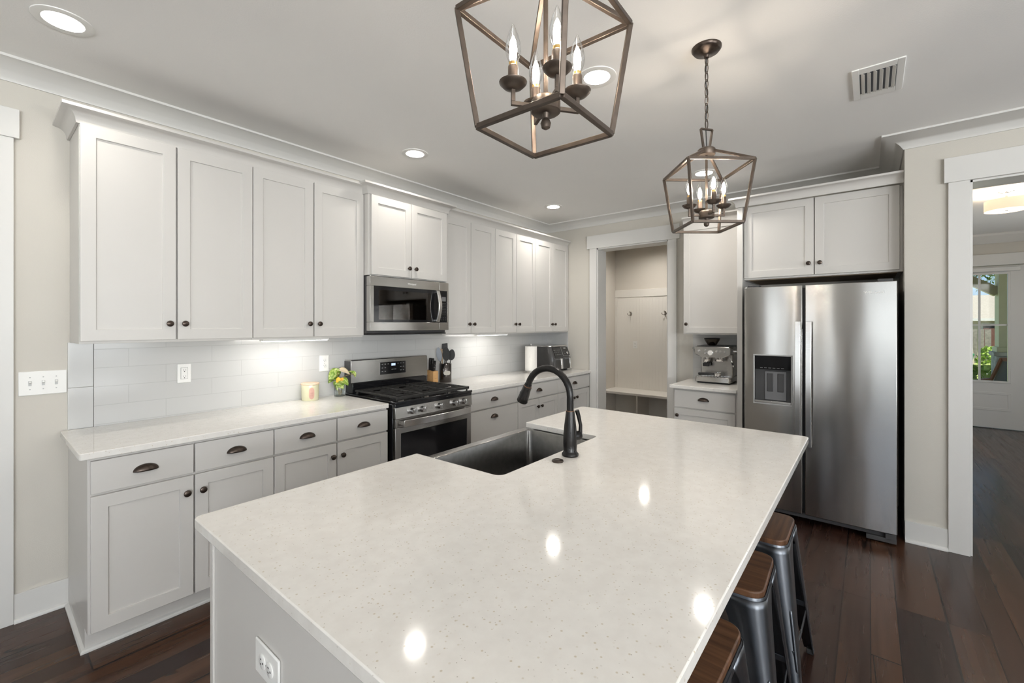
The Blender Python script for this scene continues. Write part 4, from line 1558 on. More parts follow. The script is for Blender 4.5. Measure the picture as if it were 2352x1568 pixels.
for hx in (.105, .292):
    bk = MB().prism(rrect(hx - .082, hx + .082, -AD - .006, -AD + .030, .012, 3), .022, .160).build('basket_drawer', charcoal, af, bev=.004)
    MB().loft([[(hx - .017, -AD - .006, .135), (hx + .017, -AD - .006, .135), (hx + .017, -AD - .006, .152), (hx - .017, -AD - .006, .152)],
               [(hx - .017, -AD - .045, .138), (hx + .017, -AD - .045, .138), (hx + .017, -AD - .045, .155), (hx - .017, -AD - .045, .155)]]).build('handle_bridge', steel_bright, bk, bev=.003)
    MB().loft([[(hx - .017, -AD - .050, .155), (hx + .017, -AD - .050, .155), (hx + .017, -AD - .034, .155), (hx - .017, -AD - .034, .155)],
               [(hx - .015, -AD - .058, .035), (hx + .015, -AD - .058, .035), (hx + .015, -AD - .044, .035), (hx - .015, -AD - .044, .035)]]).build('handle', steel_bright, bk, bev=.004)
for fx in (.05, AW - .05):
    MB().box(fx - .02, fx + .02, -AD + .05, -.04, 0, .0078).build('foot', black_matte, af)

# ------------------------------------------------------------------ espresso machine (faces -x)
es = thing('espresso_machine', 'stainless espresso machine with bean hopper in coffee niche', 'espresso machine', (4.375, -1.972, CT1), RZ)
EW, ED = .315, .345
MB().box(.012, EW - .012, -.180, -.012, .016, .300).build('rear_body', steel, es, bev=.012)
m = MB().prism_y([(0.0, .275), (.0, .335), (.012, .345), (EW - .012, .345), (EW, .335), (EW, .275), (EW - .06, .245), (.06, .245)], -ED + .01, -.020)
m.build('head', steel, es, bev=.005)
MB().box(.012, EW - .012, -.30, -.03, .3452, .352).build('cup_tray', dark_grey, es, bev=.002)
tray = MB().prism(rrect(0, EW, -ED, -.02, .02, 4), .016, .060).build('drip_tray', steel, es, bev=.003)
m = MB()
for i in range(9):
    m.box(.030 + i * .028, .040 + i * .028, -ED + .02, -.19, .0602, .0625)
m.box(.02, EW - .02, -ED + .02, -ED + .028, .0602, .0630).box(.02, EW - .02, -.195, -.188, .0602, .0630)
m.build('drip_grate', chrome, tray)
MB().box(.020, EW - .020, -ED + .025, -.03, .002, .0158).build('base_foot', black_matte, es, bev=.002)
fy = -ED + .0098
g_ = MB().lathe([(.0, 0), (.026, 0), (.026, .006), (.022, .009), (0, .009)], (.142, fy, .288), 'Y', 28).build('pressure_gauge', chrome, es, smooth=True)
MB().lathe([(.021, 0), (.021, .001), (0, .001)], (.142, fy - .0091, .288), 'Y', 28).build('gauge_face', plate_white, g_)
for x_, z_, r_ in ((.040, .306, .011), (.098, .312, .008), (.098, .284, .010), (.196, .302, .011), (.230, .301, .011), (.266, .300, .011)):
    MB().lathe([(r_, 0), (r_, .006), (r_ * .8, .010), (0, .010)], (x_, fy, z_), 'Y', 18).build('button', chrome, es, smooth=True)
hp_ = MB().lathe([(.030, .352), (.040, .358), (.066, .400), (.070, .412)], (.112, -.160, 0), n=32, cap=False).build('bean_hopper', smoke_glass, es, smooth=True)
MB().lathe([(.071, .412), (.072, .416), (.068, .422), (.03, .424), (0, .424)], (.112, -.160, 0), n=32).build('hopper_lid', black_matte, hp_, smooth=True)
MB().lathe([(.030, .352), (.026, .375), (0.012, .385), (0, .386)], (.112, -.160, 0), n=24).build('hopper_grinder', black_matte, hp_, smooth=True)
MB().lathe([(.036, .205), (.044, .215), (.046, .244)], (.205, -.255, 0), n=28).build('group_head', chrome, es, smooth=True)
MB().lathe([(.020, .190), (.034, .205), (.036, .244)], (.085, -.255, 0), n=24).build('grinder_spout', chrome, es, smooth=True)
MB().box(.055, .115, -.275, -.20, .155, .188).build('grind_cradle', black_matte, es, bev=.006)
MB().tube([(EW - .010, -.295, .246), (EW + .012, -.315, .200), (EW + .022, -.320, .165)], [.004, .004, .0035], 10).build('steam_wand', chrome, es, smooth=True)
MB().tube([(EW + .010, -.314, .205), (EW + .018, -.320, .180)], .008, 10).build('wand_grip', black_matte, es, smooth=True)
MB().lathe([(.016, 0), (.016, .014), (.012, .016), (0, .016)], (EW, -.150, .300), 'X', 18).build('steam_dial', chrome, es, smooth=True)
MB().tube([(-.004, -.27, .275), (-.018, -.275, .300), (-.034, -.28, .335)], [.006, .006, .007], 10).build('lever', steel, es, smooth=True)
pf = thing('portafilter', 'chrome portafilter with black handle lying on drip tray', 'portafilter', (4.375 - .290, -1.972 - .175, CT1 + .0665), RZ)
MB().lathe([(.026, 0), (.031, .003), (.033, .030), (.035, .032), (.035, .036), (.030, .036), (.028, .006), (0, .006)], (.02, 0, 0), n=28).build('basket', chrome, pf, smooth=True)
MB().tube([(-.008, 0, .022), (-.035, -.003, .022), (-.06, -.006, .021), (-.140, -.014, .018), (-.150, -.015, .018)], [.007, .008, .0125, .0135, .010], 14).build('handle', black_matte, pf, smooth=True)
MB().tube([(.02, -.030, .012), (.02, -.040, .008)], .006, 8).build('spout', chrome, pf, smooth=True)
MB().sphere((.045, -.01, .040), .010, 12, 8).build('lug', chrome, pf, smooth=True)

# ------------------------------------------------------------------ under cabinet lights
for x0_, x1_, lb in ((.845, 1.285, 'slim lit under cabinet light left of the range'), (2.86, 3.29, 'slim lit under cabinet light right of the range')):
    ul = thing('under_cabinet_light', lb, 'light', ((x0_ + x1_) / 2, -.245, 1.3728), 0, 'under cabinet light bars')
    hw_ = (x1_ - x0_) / 2
    MB().box(-hw_, hw_, -.03, .03, -.014, -.0004).build('housing', plate_white, ul, bev=.002)
    MB().box(-hw_ + .01, hw_ - .01, -.022, .022, -.0165, -.0142).build('lens', strip_lens, ul)
    area('strip_lamp', (0, 0.0, -.0175), (R(18), 0, 0), hw_ * 1.9, .04, 2.1, (1.0, .97, .92), parent=ul)

# ------------------------------------------------------------------ recessed ceiling lights
cans = [(-.082, -.640, 'round recessed ceiling light at far left of the photo'), (1.760, -.640, 'round recessed ceiling light above the microwave'),
        (3.640, -.620, 'round recessed ceiling light near the mudroom doorway corner'), (1.706, -2.180, 'round recessed ceiling light seen beside the near lantern'),
        (3.560, -2.190, 'round recessed ceiling light seen through the far lantern'), (5.62, -.825, 'recessed ceiling light inside the mudroom')]
rl0 = None
for i, (x, y, lb) in enumerate(cans):
    if rl0 is None:
        rl0 = thing('recessed_light', lb, 'ceiling light', (x, y, CEIL), 0, 'recessed ceiling lights')
        MB().lathe([(.066, -.0002), (.066, -.004), (.092, -.0045), (.097, -.0035), (.098, -.0002)], n=48, cap=False).build('trim_ring', plate_white, rl0, smooth=True, angle=60)
        MB().lathe([(.066, -.0040), (.0655, .004), (.060, .022)], n=48, cap=False).build('baffle', plate_white, rl0, smooth=True)
        MB().lathe([(.0, .022), (.0605, .022), (.0605, .026), (.0, .026)], n=48).build('lens', can_lens, rl0)
        r_ = rl0
    else:
        r_ = copy_tree(rl0, lb, (x, y, CEIL))
    area('can_lamp', (x, y, CEIL + .0200), (0, 0, 0), .112, .112, (3.4, 3.8, 6.5, 4.0, 7.0, 11.0)[i], (1.0, .95, .88), 'DISK', 150)

# ------------------------------------------------------------------ lantern pendants
BULBS = []


def lantern(label, x, y, rz, arm0):
    t = thing('lantern_pendant', label, 'pendant light', (x, y, 0), rz, 'open cage lantern pendants')
    zb, zt, zh = 1.916, 2.180, 2.262
    rb, rt, rh = .158, .204, .032
    s = .0115
    q = [0, 90, 180, 270]
    pb = [Vector((rb * math.cos(R(a)), rb * math.sin(R(a)), zb)) for a in q]
    ptp = [Vector((rt * math.cos(R(a)), rt * math.sin(R(a)), zt)) for a in q]
    ph = [Vector((rh * math.cos(R(a)), rh * math.sin(R(a)), zh)) for a in q]
    m = MB()
    for i in range(4):
        j = (i + 1) % 4
        m.bar(pb[i], pb[j], s).bar(ptp[i], ptp[j], s)
        ou = (math.cos(R(q[i])), math.sin(R(q[i])), 0)
        m.bar(pb[i], ptp[i], s, s, ou).bar(ptp[i], ph[i], s, s, ou)
    m.build('cage', cage_metal, t, bev=.0012)
    MB().lathe([(.036, 2.246), (.038, 2.250), (.038, 2.272), (.034, 2.276), (.012, 2.280), (0, 2.280)], n=28).build('top_cap', cage_metal, t, smooth=True)
    MB().lathe([(.0055, 1.990), (.0055, 2.246)], n=12).build('rod', cage_metal, t, smooth=True)
    # trapezoid hanging loop (plane turned to the camera side like the photo)
    la = R(-38) - rz
    ux, uy = math.cos(la), math.sin(la)
    m = MB()
    A = [Vector((ux * k, uy * k, z)) for k, z in ((-.016, 2.280), (-.030, 2.366), (.030, 2.366), (.016, 2.280))]
    for a, b in zip(A, A[1:]):
        m.bar(a, b, .007, .011, (uy, -ux, 0))
    m.build('hanging_loop', cage_metal, t, bev=.001)
    # chain of links
    m = MB()
    zc, i = 2.372, 0
    n = 9
    top = 2.700
    step = (top - zc) / n
    for i in range(n):
        c = zc + step * (i + .5)
        ang = la + R(90) * (i % 2) + R(12)
        dx, dy = math.cos(ang), math.sin(ang)
        pts = []
        for k in range(14):
            a = 2 * PI * k / 14
            rr = .0085 * math.sin(a)
            pts.append((dx * rr, dy * rr, c + (step * .62) * math.cos(a)))
        m.tube(pts, .0021, 6, closed=True)
    m.build('chain', cage_metal, t, smooth=True)
    MB().tube([(.003, 0, 2.28), (-.004, .003, 2.40), (.004, -.003, 2.50), (-.003, .003, 2.60), (.0, 0, 2.70)], .0022, 6).build('cord', black_matte, t, smooth=True)
    MB().lathe([(.010, 2.694), (.012, 2.706), (.020, 2.712), (.055, 2.722), (.064, 2.734), (.064, CEIL - .0003)], n=36).build('canopy', bronze, t, smooth=True, angle=50)
    MB().lathe([(.004, 1.918), (.010, 1.922), (.0125, 1.932), (.009, 1.940), (.006, 1.944), (.008, 1.950), (.009, 1.955)], n=20).build('finial', cage_metal, t, smooth=True)
    MB().lathe([(.030, 1.955), (.034, 1.958), (.034, 1.982), (.028, 1.990), (0, 1.990)], n=28).build('hub', cage_metal, t, smooth=True)
    for a in (arm0, arm0 + 90, arm0 + 180, arm0 + 270):
        dx, dy = math.cos(R(a)), math.sin(R(a))
        k = .078
        m = MB().bar((dx * .030, dy * .030, 1.969), (dx * (k + .0045), dy * (k + .0045), 1.969), .009, .009).bar((dx * k, dy * k, 1.9735), (dx * k, dy * k, 2.006), .009, .009, (dx, dy, 0))
        arm = m.build('arm', cage_metal, t, bev=.0008)
        MB().lathe([(.008, 2.000), (.022, 2.005), (.031, 2.014), (.032, 2.017), (.029, 2.015), (.010, 2.010), (0, 2.010)], (dx * k, dy * k, 0), n=24).build('drip_cup', cage_metal, arm, smooth=True)
        MB().lathe([(.0118, 2.0105), (.0118, 2.052), (.0105, 2.054), (0, 2.054)], (dx * k, dy * k, 0), n=18).build('candle_sleeve', cage_metal, arm, smooth=True)
        MB().lathe([(.0095, 2.054), (.0095, 2.062)], (dx * k, dy * k, 0), n=16).build('bulb_base', MATS['brass cap'], arm, smooth=True)
        MB().lathe([(.0095, 2.062), (.0155, 2.076), (.0178, 2.090), (.0165, 2.106), (.0115, 2.124), (.0055, 2.140), (.0025, 2.148), (.0, 2.152)], (dx * k, dy * k, 0), n=20, cap=False).build('bulb', bulb_glass, arm, smooth=True)
        MB().lathe([(.002, 2.068), (.0080, 2.080), (.0095, 2.092), (.0070, 2.110), (.002, 2.122)], (dx * k, dy * k, 0), n=12).build('filament', filament_mat, arm, smooth=True)
        c_, s_ = math.cos(rz), math.sin(rz)
        BULBS.append((x + c_ * dx * k - s_ * dy * k, y + s_ * dx * k + c_ * dy * k, 2.094))
    return t


simple('brass cap', (.75, .50, .18), .3, .9)
lantern('bronze cage lantern pendant hanging nearest, cut by the photo top', .515, -2.686, R(46), 7)
lantern('bronze cage lantern pendant hanging farther, toward the refrigerator', 1.812, -2.686, R(-5), 42)
for bp in BULBS:
    ld = bpy.data.lights.new('bulb_lamp', 'POINT')
    ld.energy = 6.0
    ld.color = (1.0, .86, .70)
    ld.shadow_soft_size = .012
    lo_ = bpy.data.objects.new('bulb_lamp', ld)
    lo_.location = bp
    COL.objects.link(lo_)

# ------------------------------------------------------------------ ceiling register
vt = thing('ceiling_vent', 'white louvred ceiling vent near the foyer side', 'vent', (2.650, -3.302, CEIL))
vl, vw = .365, .206
m = MB()
for a, b, c_, d_ in ((-vl / 2, vl / 2, -vw / 2, -vw / 2 + .030), (-vl / 2, vl / 2, vw / 2 - .030, vw / 2), (-vl / 2, -vl / 2 + .055, -vw / 2 + .0301, vw / 2 - .0301), (vl / 2 - .055, vl / 2, -vw / 2 + .0301, vw / 2 - .0301)):
    m.box(a, b, c_, d_, -.007, -.0003)
m.build('frame', plate_white, vt, bev=.002)
MB().box(-vl / 2 + .055, vl / 2 - .055, -vw / 2 + .030, vw / 2 - .030, -.0010, -.0004).build('duct_opening', duct, vt)
for i in range(6):
    y = -vw / 2 + .042 + i * (vw - .084) / 5
    MB().loft([[(-vl / 2 + .056, y - .009, -.012), (vl / 2 - .056, y - .009, -.012), (vl / 2 - .056, y - .0075, -.012), (-vl / 2 + .056, y - .0075, -.012)],
               [(-vl / 2 + .056, y + .004, -.0015), (vl / 2 - .056, y + .004, -.0015), (vl / 2 - .056, y + .0055, -.0015), (-vl / 2 + .056, y + .0055, -.0015)]]).build('louvre', plate_white, vt)

# ------------------------------------------------------------------ counter stools
st = thing('counter_stool', 'metal counter stool with wooden seat, nearest the refrigerator', 'stool', (1.838, -2.862, 0), R(0), 'metal stools along the island')
SH, hs = .612, .152
MB().prism(rrect(-hs, hs, -hs, hs, .045, 6), SH - .024, SH).build('seat', seat_wood, st, bev=.004)
ring = lambda k, z, r: [(x, y, z) for x, y in rrect(-hs - k, hs + k, -hs - k, hs + k, r, 6)]
MB().loft([ring(.0025, SH - .019, .047), ring(.0045, SH - .026, .048), ring(.0070, SH - .042, .050), ring(.0050, SH - .042, .048), ring(.0010, SH - .0265, .045)], cap0=False, cap1=False).build('seat_rim', gun_metal, st, smooth=True, angle=60)
for sx, sy in ((1, 1), (-1, 1), (-1, -1), (1, -1)):
    loops = []
    n = 24
    for i in range(n + 1):
        t = i / n
        z = (SH - .027) * (1 - t) + .012 * t
        c0 = hs + .006 + .0555 * t
        wing = (.085 * (1 - t) + .036) if t > .09 else (.150 - .38 * t)
        rr = max(.012, .046 * (1 - t) + .012 * t)
        arc = []
        arc.append((c0, c0 - wing))
        for a in range(6):
            an = R(90 * a / 5)
            arc.append((c0 - rr + rr * math.cos(an), c0 - rr + rr * math.sin(an)))
        arc.append((c0 - wing, c0))
        loops.append([(sx * px, sy * py, z) for px, py in arc])
    lg = MB().loft(loops, closed=False).build('leg', gun_metal, st, smooth=True, angle=70, solid=.0022)
    c1 = hs + .0095 + .052
    MB().box(min(sx * (c1 - .026), sx * (c1 + .002)), max(sx * (c1 - .026), sx * (c1 + .002)), min(sy * (c1 - .026), sy * (c1 + .002)), max(sy * (c1 - .026), sy * (c1 + .002)), 0, .022).build('foot_cap', foot_metal, lg, bev=.004)
    # pressed rib
    d1 = Vector((sx, sy, 0)).normalized()
    tt = lambda z: ((SH - .027) - z) / (SH - .039)
    cc = lambda z: hs + .006 + .0555 * tt(z)
    rbp = []
    for z in (.365, .360, .350, .30, .25, .20, .165, .155, .150):
        q = cc(z)
        t = tt(z)
        rr = max(.012, .046 * (1 - t) + .012 * t)
        e = q - rr + rr * .7071 + .0008
        rbp.append((sx * e, sy * e, z))
    MB().tube(rbp, [.002, .005, .0065, .0065, .0065, .0065, .0065, .005, .002], 10).build('pressed_rib', gun_metal, lg, smooth=True)
zs = .215
k = hs + .0095 + .052 * (1 - (zs - .012) / (SH - .052)) - .004
for a, b in (((k, k), (-k, k)), ((-k, k), (-k, -k)), ((-k, -k), (k, -k)), ((k, -k), (k, k))):
    MB().bar((a[0], a[1], zs), (b[0], b[1], zs), .004, .022).build('stretcher', gun_metal, st, bev=.001)
k2 = hs
for s_, dz in ((1, 0), (-1, -.005)):
    MB().bar((-k2, -k2 * s_, SH - .11 + dz), (k2, k2 * s_, SH - .11 + dz), .016, .004).build('brace', gun_metal, st)
copy_tree(st, 'metal counter stool with wooden seat, between two other stools', (1.396, -2.850, 0), R(90 + 2), 'metal stools along the island')
copy_tree(st, 'metal counter stool with wooden seat, lowest in the photo', (.905, -2.838, 0), R(90 - 1), 'metal stools along the island')

# ------------------------------------------------------------------ mudroom
bench = thing('mudroom_bench', 'built in white bench with open cubbies in mudroom', 'bench', (6.248, -.082, 0), RZ)
BW = 2.0
MB().box(0, BW, -.465, -.0, .425, .46).build('seat', mud_white, bench, bev=.003)
m = MB().box(0, .02, -.45, 0, 0, .4249).box(BW - .02, BW, -.45, 0, 0, .4249)
m.box(.0201, BW - .0201, -.02, 0, .0, .4249).box(.0201, BW - .0201, -.45, -.0201, 0, .06)
m.build('body', mud_white, bench, bev=.001)
for dx in (.545, 1.05, 1.52):
    MB().box(dx, dx + .022, -.45, -.0202, .0601, .4248).build('divider', mud_white, bench)
hall = thing('beadboard_panel', 'white beadboard backing with top rail above mudroom bench', 'panel', (6.2495, -.082, 0), 0)
MB().box(-.012, 0, -2.0, 0, .461, 1.900).build('beadboard', bead_mat, hall)
MB().box(-.020, 0, -2.0, 0, 1.9001, 2.018).build('top_rail', mud_white, hall, bev=.002)
MB().box(-.020, -.0121, -.045, 0, .461, 1.9).build('side_stile', mud_white, hall, bev=.001)
for hy, lb in ((-.352, 'metal double coat hook at left on mudroom beadboard'), (-.897, 'metal double coat hook at right edge of mudroom doorway')):
    hk = thing('coat_hook', lb, 'hook', (6.2370, hy, 1.635), RZ, 'coat hooks in the mudroom')
    MB().box(-.012, .012, -.004, 0, -.03, .035).build('plate', nickel, hk, bev=.002)
    for s_ in (-1, 1):
        MB().tube([(0, -.004, .0), (s_ * .015, -.030, -.022), (s_ * .032, -.045, -.012), (s_ * .036, -.048, .010)], [.005, .0045, .0045, .006], 8).build('prong', nickel, hk, smooth=True)
    MB().tube([(0, -.004, .010), (0, -.035, .015), (0, -.045, .04)], [.005, .0045, .006], 8).build('upper_prong', nickel, hk, smooth=True)

# ------------------------------------------------------------------ foyer
fl = thing('drum_ceiling_light', 'lit cream drum ceiling light in the foyer', 'ceiling light', (5.90, -4.285, 0))
MB().lathe([(.045, 2.730), (.055, 2.734), (.055, CEIL - .0003)], n=32).build('canopy', chrome, fl, smooth=True)
MB().lathe([(.009, 2.600), (.009, 2.735)], n=14).build('stem', chrome, fl, smooth=True)
sh_ = MB().lathe([(.146, 2.556), (.148, 2.556), (.148, 2.655), (.146, 2.655)], n=48, cap=False).build('shade', shade_fabric, fl, smooth=True, angle=50)
MB().lathe([(.0, 2.560), (.130, 2.560), (.145, 2.560), (.145, 2.563), (0, 2.563)], n=48).build('diffuser', lamp_diffuser, fl)
MB().lathe([(.0, 2.550), (.010, 2.552), (.011, 2.560)], n=16).build('finial', chrome, fl, smooth=True)
ld = bpy.data.lights.new('drum_lamp', 'POINT')
ld.energy = 30
ld.color = (1.0, .80, .58)
ld.shadow_soft_size = .10
lo_ = bpy.data.objects.new('drum_lamp', ld)
lo_.location = (5.90, -4.285, 2.70)
COL.objects.link(lo_)

# front door (structure): faces -x
fd = thing('door_1', 'white half glass front door at the end of the foyer', 'door', (XD + .06, -4.035, 0), RZ)
fd['kind'] = 'structure'
DW, DH = .92, 2.295
gx0, gx1, gz0, gz1 = .19, .735, .672, 2.178
m = MB()
m.box(0, gx0, -.045, 0, .012, DH).box(gx1, DW, -.045, 0, .012, DH).box(gx0 + .0001, gx1 - .0001, -.045, 0, gz1, DH).box(gx0 + .0001, gx1 - .0001, -.045, 0, .012, gz0)
dleaf = m.build('door_leaf', trim_white, fd)
m = MB()
for a, b, c_, d_ in ((gx0 - .025, gx1 + .025, gz1 - .003, gz1 + .025), (gx0 - .025, gx1 + .025, gz0 - .025, gz0 + .003), (gx0 - .025, gx0 + .003, gz0, gz1), (gx1 - .003, gx1 + .025, gz0, gz1)):
    m.box(a, b, -.055, -.0452, c_, d_)
m.build('glass_frame', trim_white, dleaf, bev=.003)
m = MB().box(.463 - .011, .463 + .011, -.035, -.010, gz0, gz1).box(gx0, gx1, -.0352, -.0098, 1.462 - .011, 1.462 + .011)
m.build('muntin', trim_white, dleaf)
MB().box(gx0, gx1, -.024, -.020, gz0, gz1).build('glass', clear_glass, dleaf)
m = MB().shaker(.15, .77, .255, .515, -.0451, -.050, .185, .735, .290, .480, .006)
m.build('raised_panel', trim_white, dleaf, bev=.004)
MB().lathe([(.028, 0), (.028, .006), (.012, .012), (.012, .04), (.028, .05), (.030, .065), (.02, .075), (0, .077)], (.06, -.0455, 1.0), 'Y', 20).build('door_knob', bronze, dleaf, smooth=True)
m = MB()
m.box(-.02, XD * 0 - .0, -.085, -.0601, 0, 2.30)
m.bm.free()
m = MB().box(XD - .02, XD, DRY1, DRY1 + .09, 0, 2.30).box(XD - .02, XD, DRY0 - .09, DRY0, 0, 2.30).box(XD - .03, XD, DRY0 - .12, DRY1 + .12, 2.30, 2.46)
struct(m.build('trim_13', trim_white, bev=.002), 'white casing around the front door', 'casing')
m = MB().box(0, .70, -.085, -.046, 2.215, 2.272)
bl = m.build('blind_headrail', trim_white, dleaf, bev=.004, loc=(.15, 0, 0))

# ------------------------------------------------------------------ outdoors beyond the front door
g = MB().box(XD + .15, 11.9, -8, -2, -.25, -.05)
struct(g.build('porch_floor', road_mat), 'pale concrete porch floor', 'porch')
g = MB().box(XD + .15, 12.0, -8, -2, 2.75, 2.85)
struct(g.build('porch_ceiling', porch_brown), 'tan porch ceiling', 'porch')
g = MB().box(11.9, 22, -40, 20, -.45, -.30).box(24.0, 80, -60, 40, -.45, -.30)
o = g.build('lawn', lawn_mat)
struct(o, 'sunlit front lawn', 'lawn')
g = MB().box(22, 24.0, -60, 40, -.47, -.31)
struct(g.build('road', road_mat), 'pale concrete street', 'road')
pc = thing('porch_column', 'olive square porch column on a stone base', 'column', (11.55, -5.26, 0))
MB().box(-.17, .17, -.17, .17, 1.06, 2.75).build('shaft', porch_paint, pc, bev=.004)
MB().box(-.20, .20, -.20, .20, .97, 1.06).build('plinth', porch_paint, pc, bev=.004)
MB().box(-.24, .24, -.24, .24, .90, .9699).build('cap_stone', stone, pc, bev=.01)
MB().box(-.21, .21, -.21, .21, -.05, .8999).build('stone_base', stone, pc, bev=.01)
m = MB().bar((11.55, -4.0, 2.82), (11.55, -5.10, 2.06), .14, .16)
o = m.build('porch_brace', porch_brown)
tag(o, 'brown diagonal porch brace running into the column', 'beam')
lc = thing('porch_lounge_chair', 'wooden folding lounge chair with grey sling on porch', 'chair', (10.25, -5.06, -.10), R(49))
for s_ in (-.27, .27):
    MB().bar((s_, .22, .30), (s_, -.22, 1.00), .035, .045).build('back_rail', teak, lc, bev=.004)
    MB().bar((s_, .15, .34), (s_, 1.15, .30), .035, .05).build('seat_rail', teak, lc, bev=.004)
    MB().bar((s_, .95, .33), (s_, 1.0, 0), .035, .045).build('leg', teak, lc)
    MB().bar((s_, .1, .42), (s_, -.15, 0), .035, .045).build('leg', teak, lc)
    MB().bar((s_ * 1.12, -.02, .66), (s_ * 1.12, .62, .60), .06, .025).build('armrest', teak, lc, bev=.004)
MB().bar((-.27, -.215, .985), (.27, -.215, .985), .035, .06).build('top_rail', teak, lc, bev=.004)
m = MB().loft([[(-.25, -.20, .95), (.25, -.20, .95)], [(-.25, .0, .60), (.25, .0, .60)], [(-.25, .20, .36), (.25, .20, .36)], [(-.25, 1.1, .33), (.25, 1.1, .33)]], closed=False)
m.build('sling', sling, lc, solid=.006)
pp = thing('potted_palm', 'dark green palm fronds beside the porch column', 'plant', (10.80, -5.50, -.05))
MB().lathe([(.14, 0), (.20, .38), (.19, .40), (.16, .39), (0, .37)], n=20).build('pot', stone, pp, smooth=True)
for i in range(11):
    a = 2 * PI * i / 11 + .2
    pts = [(0, 0, .38), (math.cos(a) * .12, math.sin(a) * .12, .78), (math.cos(a) * .28, math.sin(a) * .28, .92), (math.cos(a) * .44, math.sin(a) * .44, .80)]
    m = MB()
    for k_ in range(14):
        t = .3 + .7 * k_ / 13
        i0 = min(2, int(t * 3))
        fr_ = t * 3 - i0
        p = Vector(pts[i0]).lerp(Vector(pts[i0 + 1]), fr_)
        for s_ in (-1, 1):
            e = p + Vector((math.cos(a + s_ * 1.0), math.sin(a + s_ * 1.0), -.35)) * .13
            m.loft([[tuple(p), tuple(p + Vector((math.cos(a), math.sin(a), 0)) * .018)], [tuple(e), tuple(e + Vector((0, 0, .002)))]], closed=False)
    m.tube(pts, [.008, .006, .004, .002], 5)
    m.build('frond', palm_mat, pp)


def shrub(nm, lb, loc, r_, mat, n, cat='shrub', sz=(1, 1, 1)):
    t = thing(nm, lb, cat, loc)
    m = MB()
    for i in range(n):
        a, b = random.uniform(0, 2 * PI), random.uniform(0.0, 1.0)
        rr = r_ * random.uniform(.55, 1.0)
        c = Vector((math.cos(a) * rr * (1 - b * .5) * sz[0], math.sin(a) * rr * (1 - b * .5) * sz[1], r_ * sz[2] * b * 1.5 + .05))
        d = Vector((random.uniform(-1, 1), random.uniform(-1, 1), random.uniform(-.3, 1))).normalized()
        s = d.cross(Vector((random.uniform(-1, 1), random.uniform(-1, 1), .3))).normalized()
        L_ = r_ * random.uniform(.18, .34)
        m.face([m.v(*(c - s * L_ * .3)), m.v(*(c + d * L_ * .5 - s * L_ * .35)), m.v(*(c + d * L_)), m.v(*(c + d * L_ * .5 + s * L_ * .35)), m.v(*(c + s * L_ * .3))])
    m.build('foliage', mat, t)
    MB().tube([(0, 0, 0), (0, 0, r_ * .8)], .02, 6).build('stem', bark, t)
    return t


shrub('leafy_bush', 'bright green leafy bush behind the lounge chair', (12.5, -5.10, -.30), .60, foliage_light, 380, sz=(1, 1, .95))
shrub('ornamental_grass', 'round tuft of yellow green grass before red fence', (27.0, -7.30, -.30), .50, foliage_light, 300)
shrub('small_shrub', 'yellow green shrub by the grey fence', (27.0, -6.1, -.30), .55, foliage_light, 200)


def tree(nm, lb, loc, pts, r0, blobs, n):
    t = thing(nm, lb, 'tree', loc)
    MB().tube(pts, [r0 * (1 - .6 * i / (len(pts) - 1)) for i in range(len(pts))], 10).build('trunk', bark, t, smooth=True)
    m = MB()
    for (bx_, by_, bz_, br2) in blobs:
        for i in range(n):
            v = Vector((random.gauss(0, 1), random.gauss(0, 1), random.gauss(0, .6))).normalized() * br2 * random.uniform(.3, 1)
            c = Vector((bx_, by_, bz_)) + v
            d = Vector((random.uniform(-1, 1), random.uniform(-1, 1), random.uniform(-1, 1))).normalized()
            s = d.cross(Vector((.3, .5, 1))).normalized()
            L_ = random.uniform(.12, .30)
            m.face([m.v(*c), m.v(*(c + d * L_ * .5 + s * L_ * .22)), m.v(*(c + d * L_)), m.v(*(c + d * L_ * .5 - s * L_ * .22))])
    m.build('crown', foliage_mat, t)
    return t


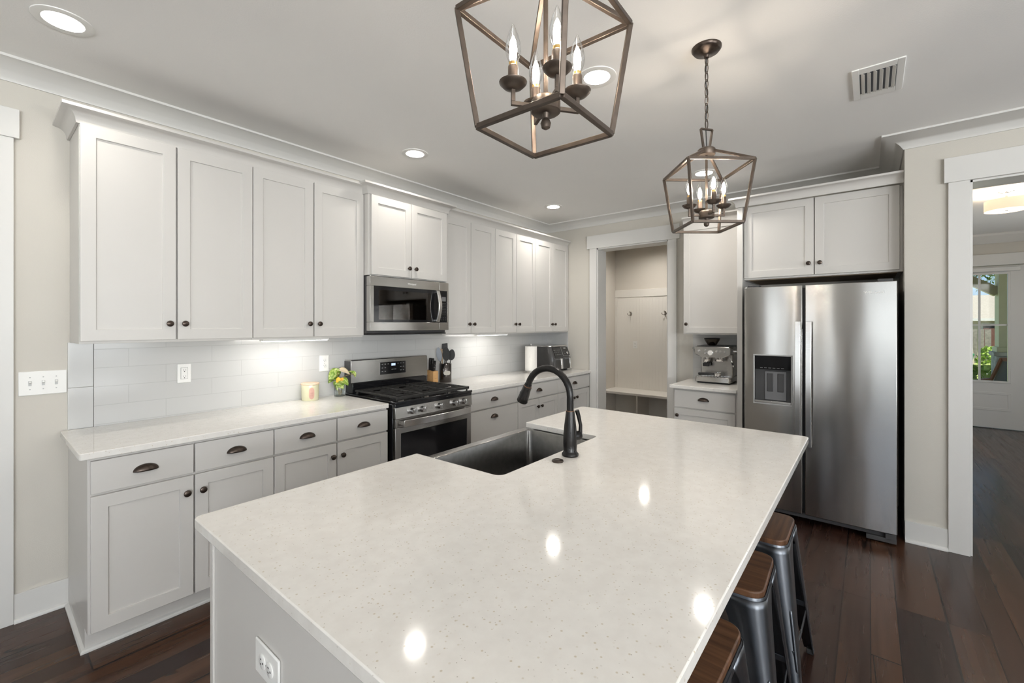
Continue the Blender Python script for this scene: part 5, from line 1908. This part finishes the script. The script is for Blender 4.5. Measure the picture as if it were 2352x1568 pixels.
tree('oak_tree', 'leaning trunk oak tree on lawn across the street', (26.0, -6.45, -.30), [(0, 0, 0), (0, .05, 1.3), (-.1, .35, 2.4), (-.1, .7, 3.4), (0, .6, 5.0)], .24,
     [(0, .9, 4.1, 1.0), (.2, -.2, 4.9, 1.2), (-.2, -.9, 4.2, .8), (0, 1.4, 5.2, 1.3), (0, -2.0, 5.2, .9)], 420)
tree('background_tree', 'green tree crown rising behind the neighbour house', (44.0, -13.0, -.30), [(0, 0, 0), (0, 0, 3), (0, .2, 6)], .3, [(0, 0, 5.6, 2.0), (0, 2.6, 5.0, 1.8), (0, -3.0, 5.4, 1.8), (0, 5.5, 5.2, 1.9)], 420)

nh = thing('neighbour_house', 'beige house with pale roof across the street', 'house', (31.0, -7.8, -.30))
MB().box(0, 7, -6, 5, 0, 2.06).build('wall', house_mat, nh)
m = MB().prism_y([(-.5, 2.05), (7.5, 2.05), (3.6, 3.35), (2.8, 3.35)], -6.4, 5.4)
m.build('roof', roof_mat, nh)
MB().box(-.55, -.45, -6.4, 5.4, 1.95, 2.07).build('fascia', trim_white, nh)
wn_ = MB().box(-.03, -.001, -.75, .25, 1.0, 1.85).build('window', trim_white, nh)
MB().box(-.045, -.031, -.68, .18, 1.05, 1.80).build('window_pane', dark_glass, wn_)
MB().box(-.05, -.001, -1.05, -.85, 0, 1.95).build('corner_board', trim_white, nh)
ff = thing('board_fence', 'weathered grey board fence beside neighbour house', 'fence', (29.0, -3.0, -.30))
for i in range(20):
    MB().box(-.02, 0, -4.6 + i * .22, -4.6 + i * .22 + .20, 0, 1.55).build('board', fence_grey, ff)
ff2 = thing('board_fence', 'red brown board fence before neighbour house', 'fence', (29.2, -7.66, -.30))
for i in range(8):
    MB().box(-.02, 0, -1.3 + i * .20, -1.3 + i * .20 + .185, 0, 1.60).build('board', fence_red, ff2)
gb = thing('garden_bin', 'small dark green bin on the far lawn edge', 'bin', (24.8, -6.15, -.30))
MB().lathe([(.28, 0), (.36, .55)], n=20).build('tub', green_bin, gb, smooth=True)
MB().lathe([(.38, .5502), (.38, .60), (.2, .72), (0, .74)], n=20).build('lid', green_bin, gb, smooth=True)
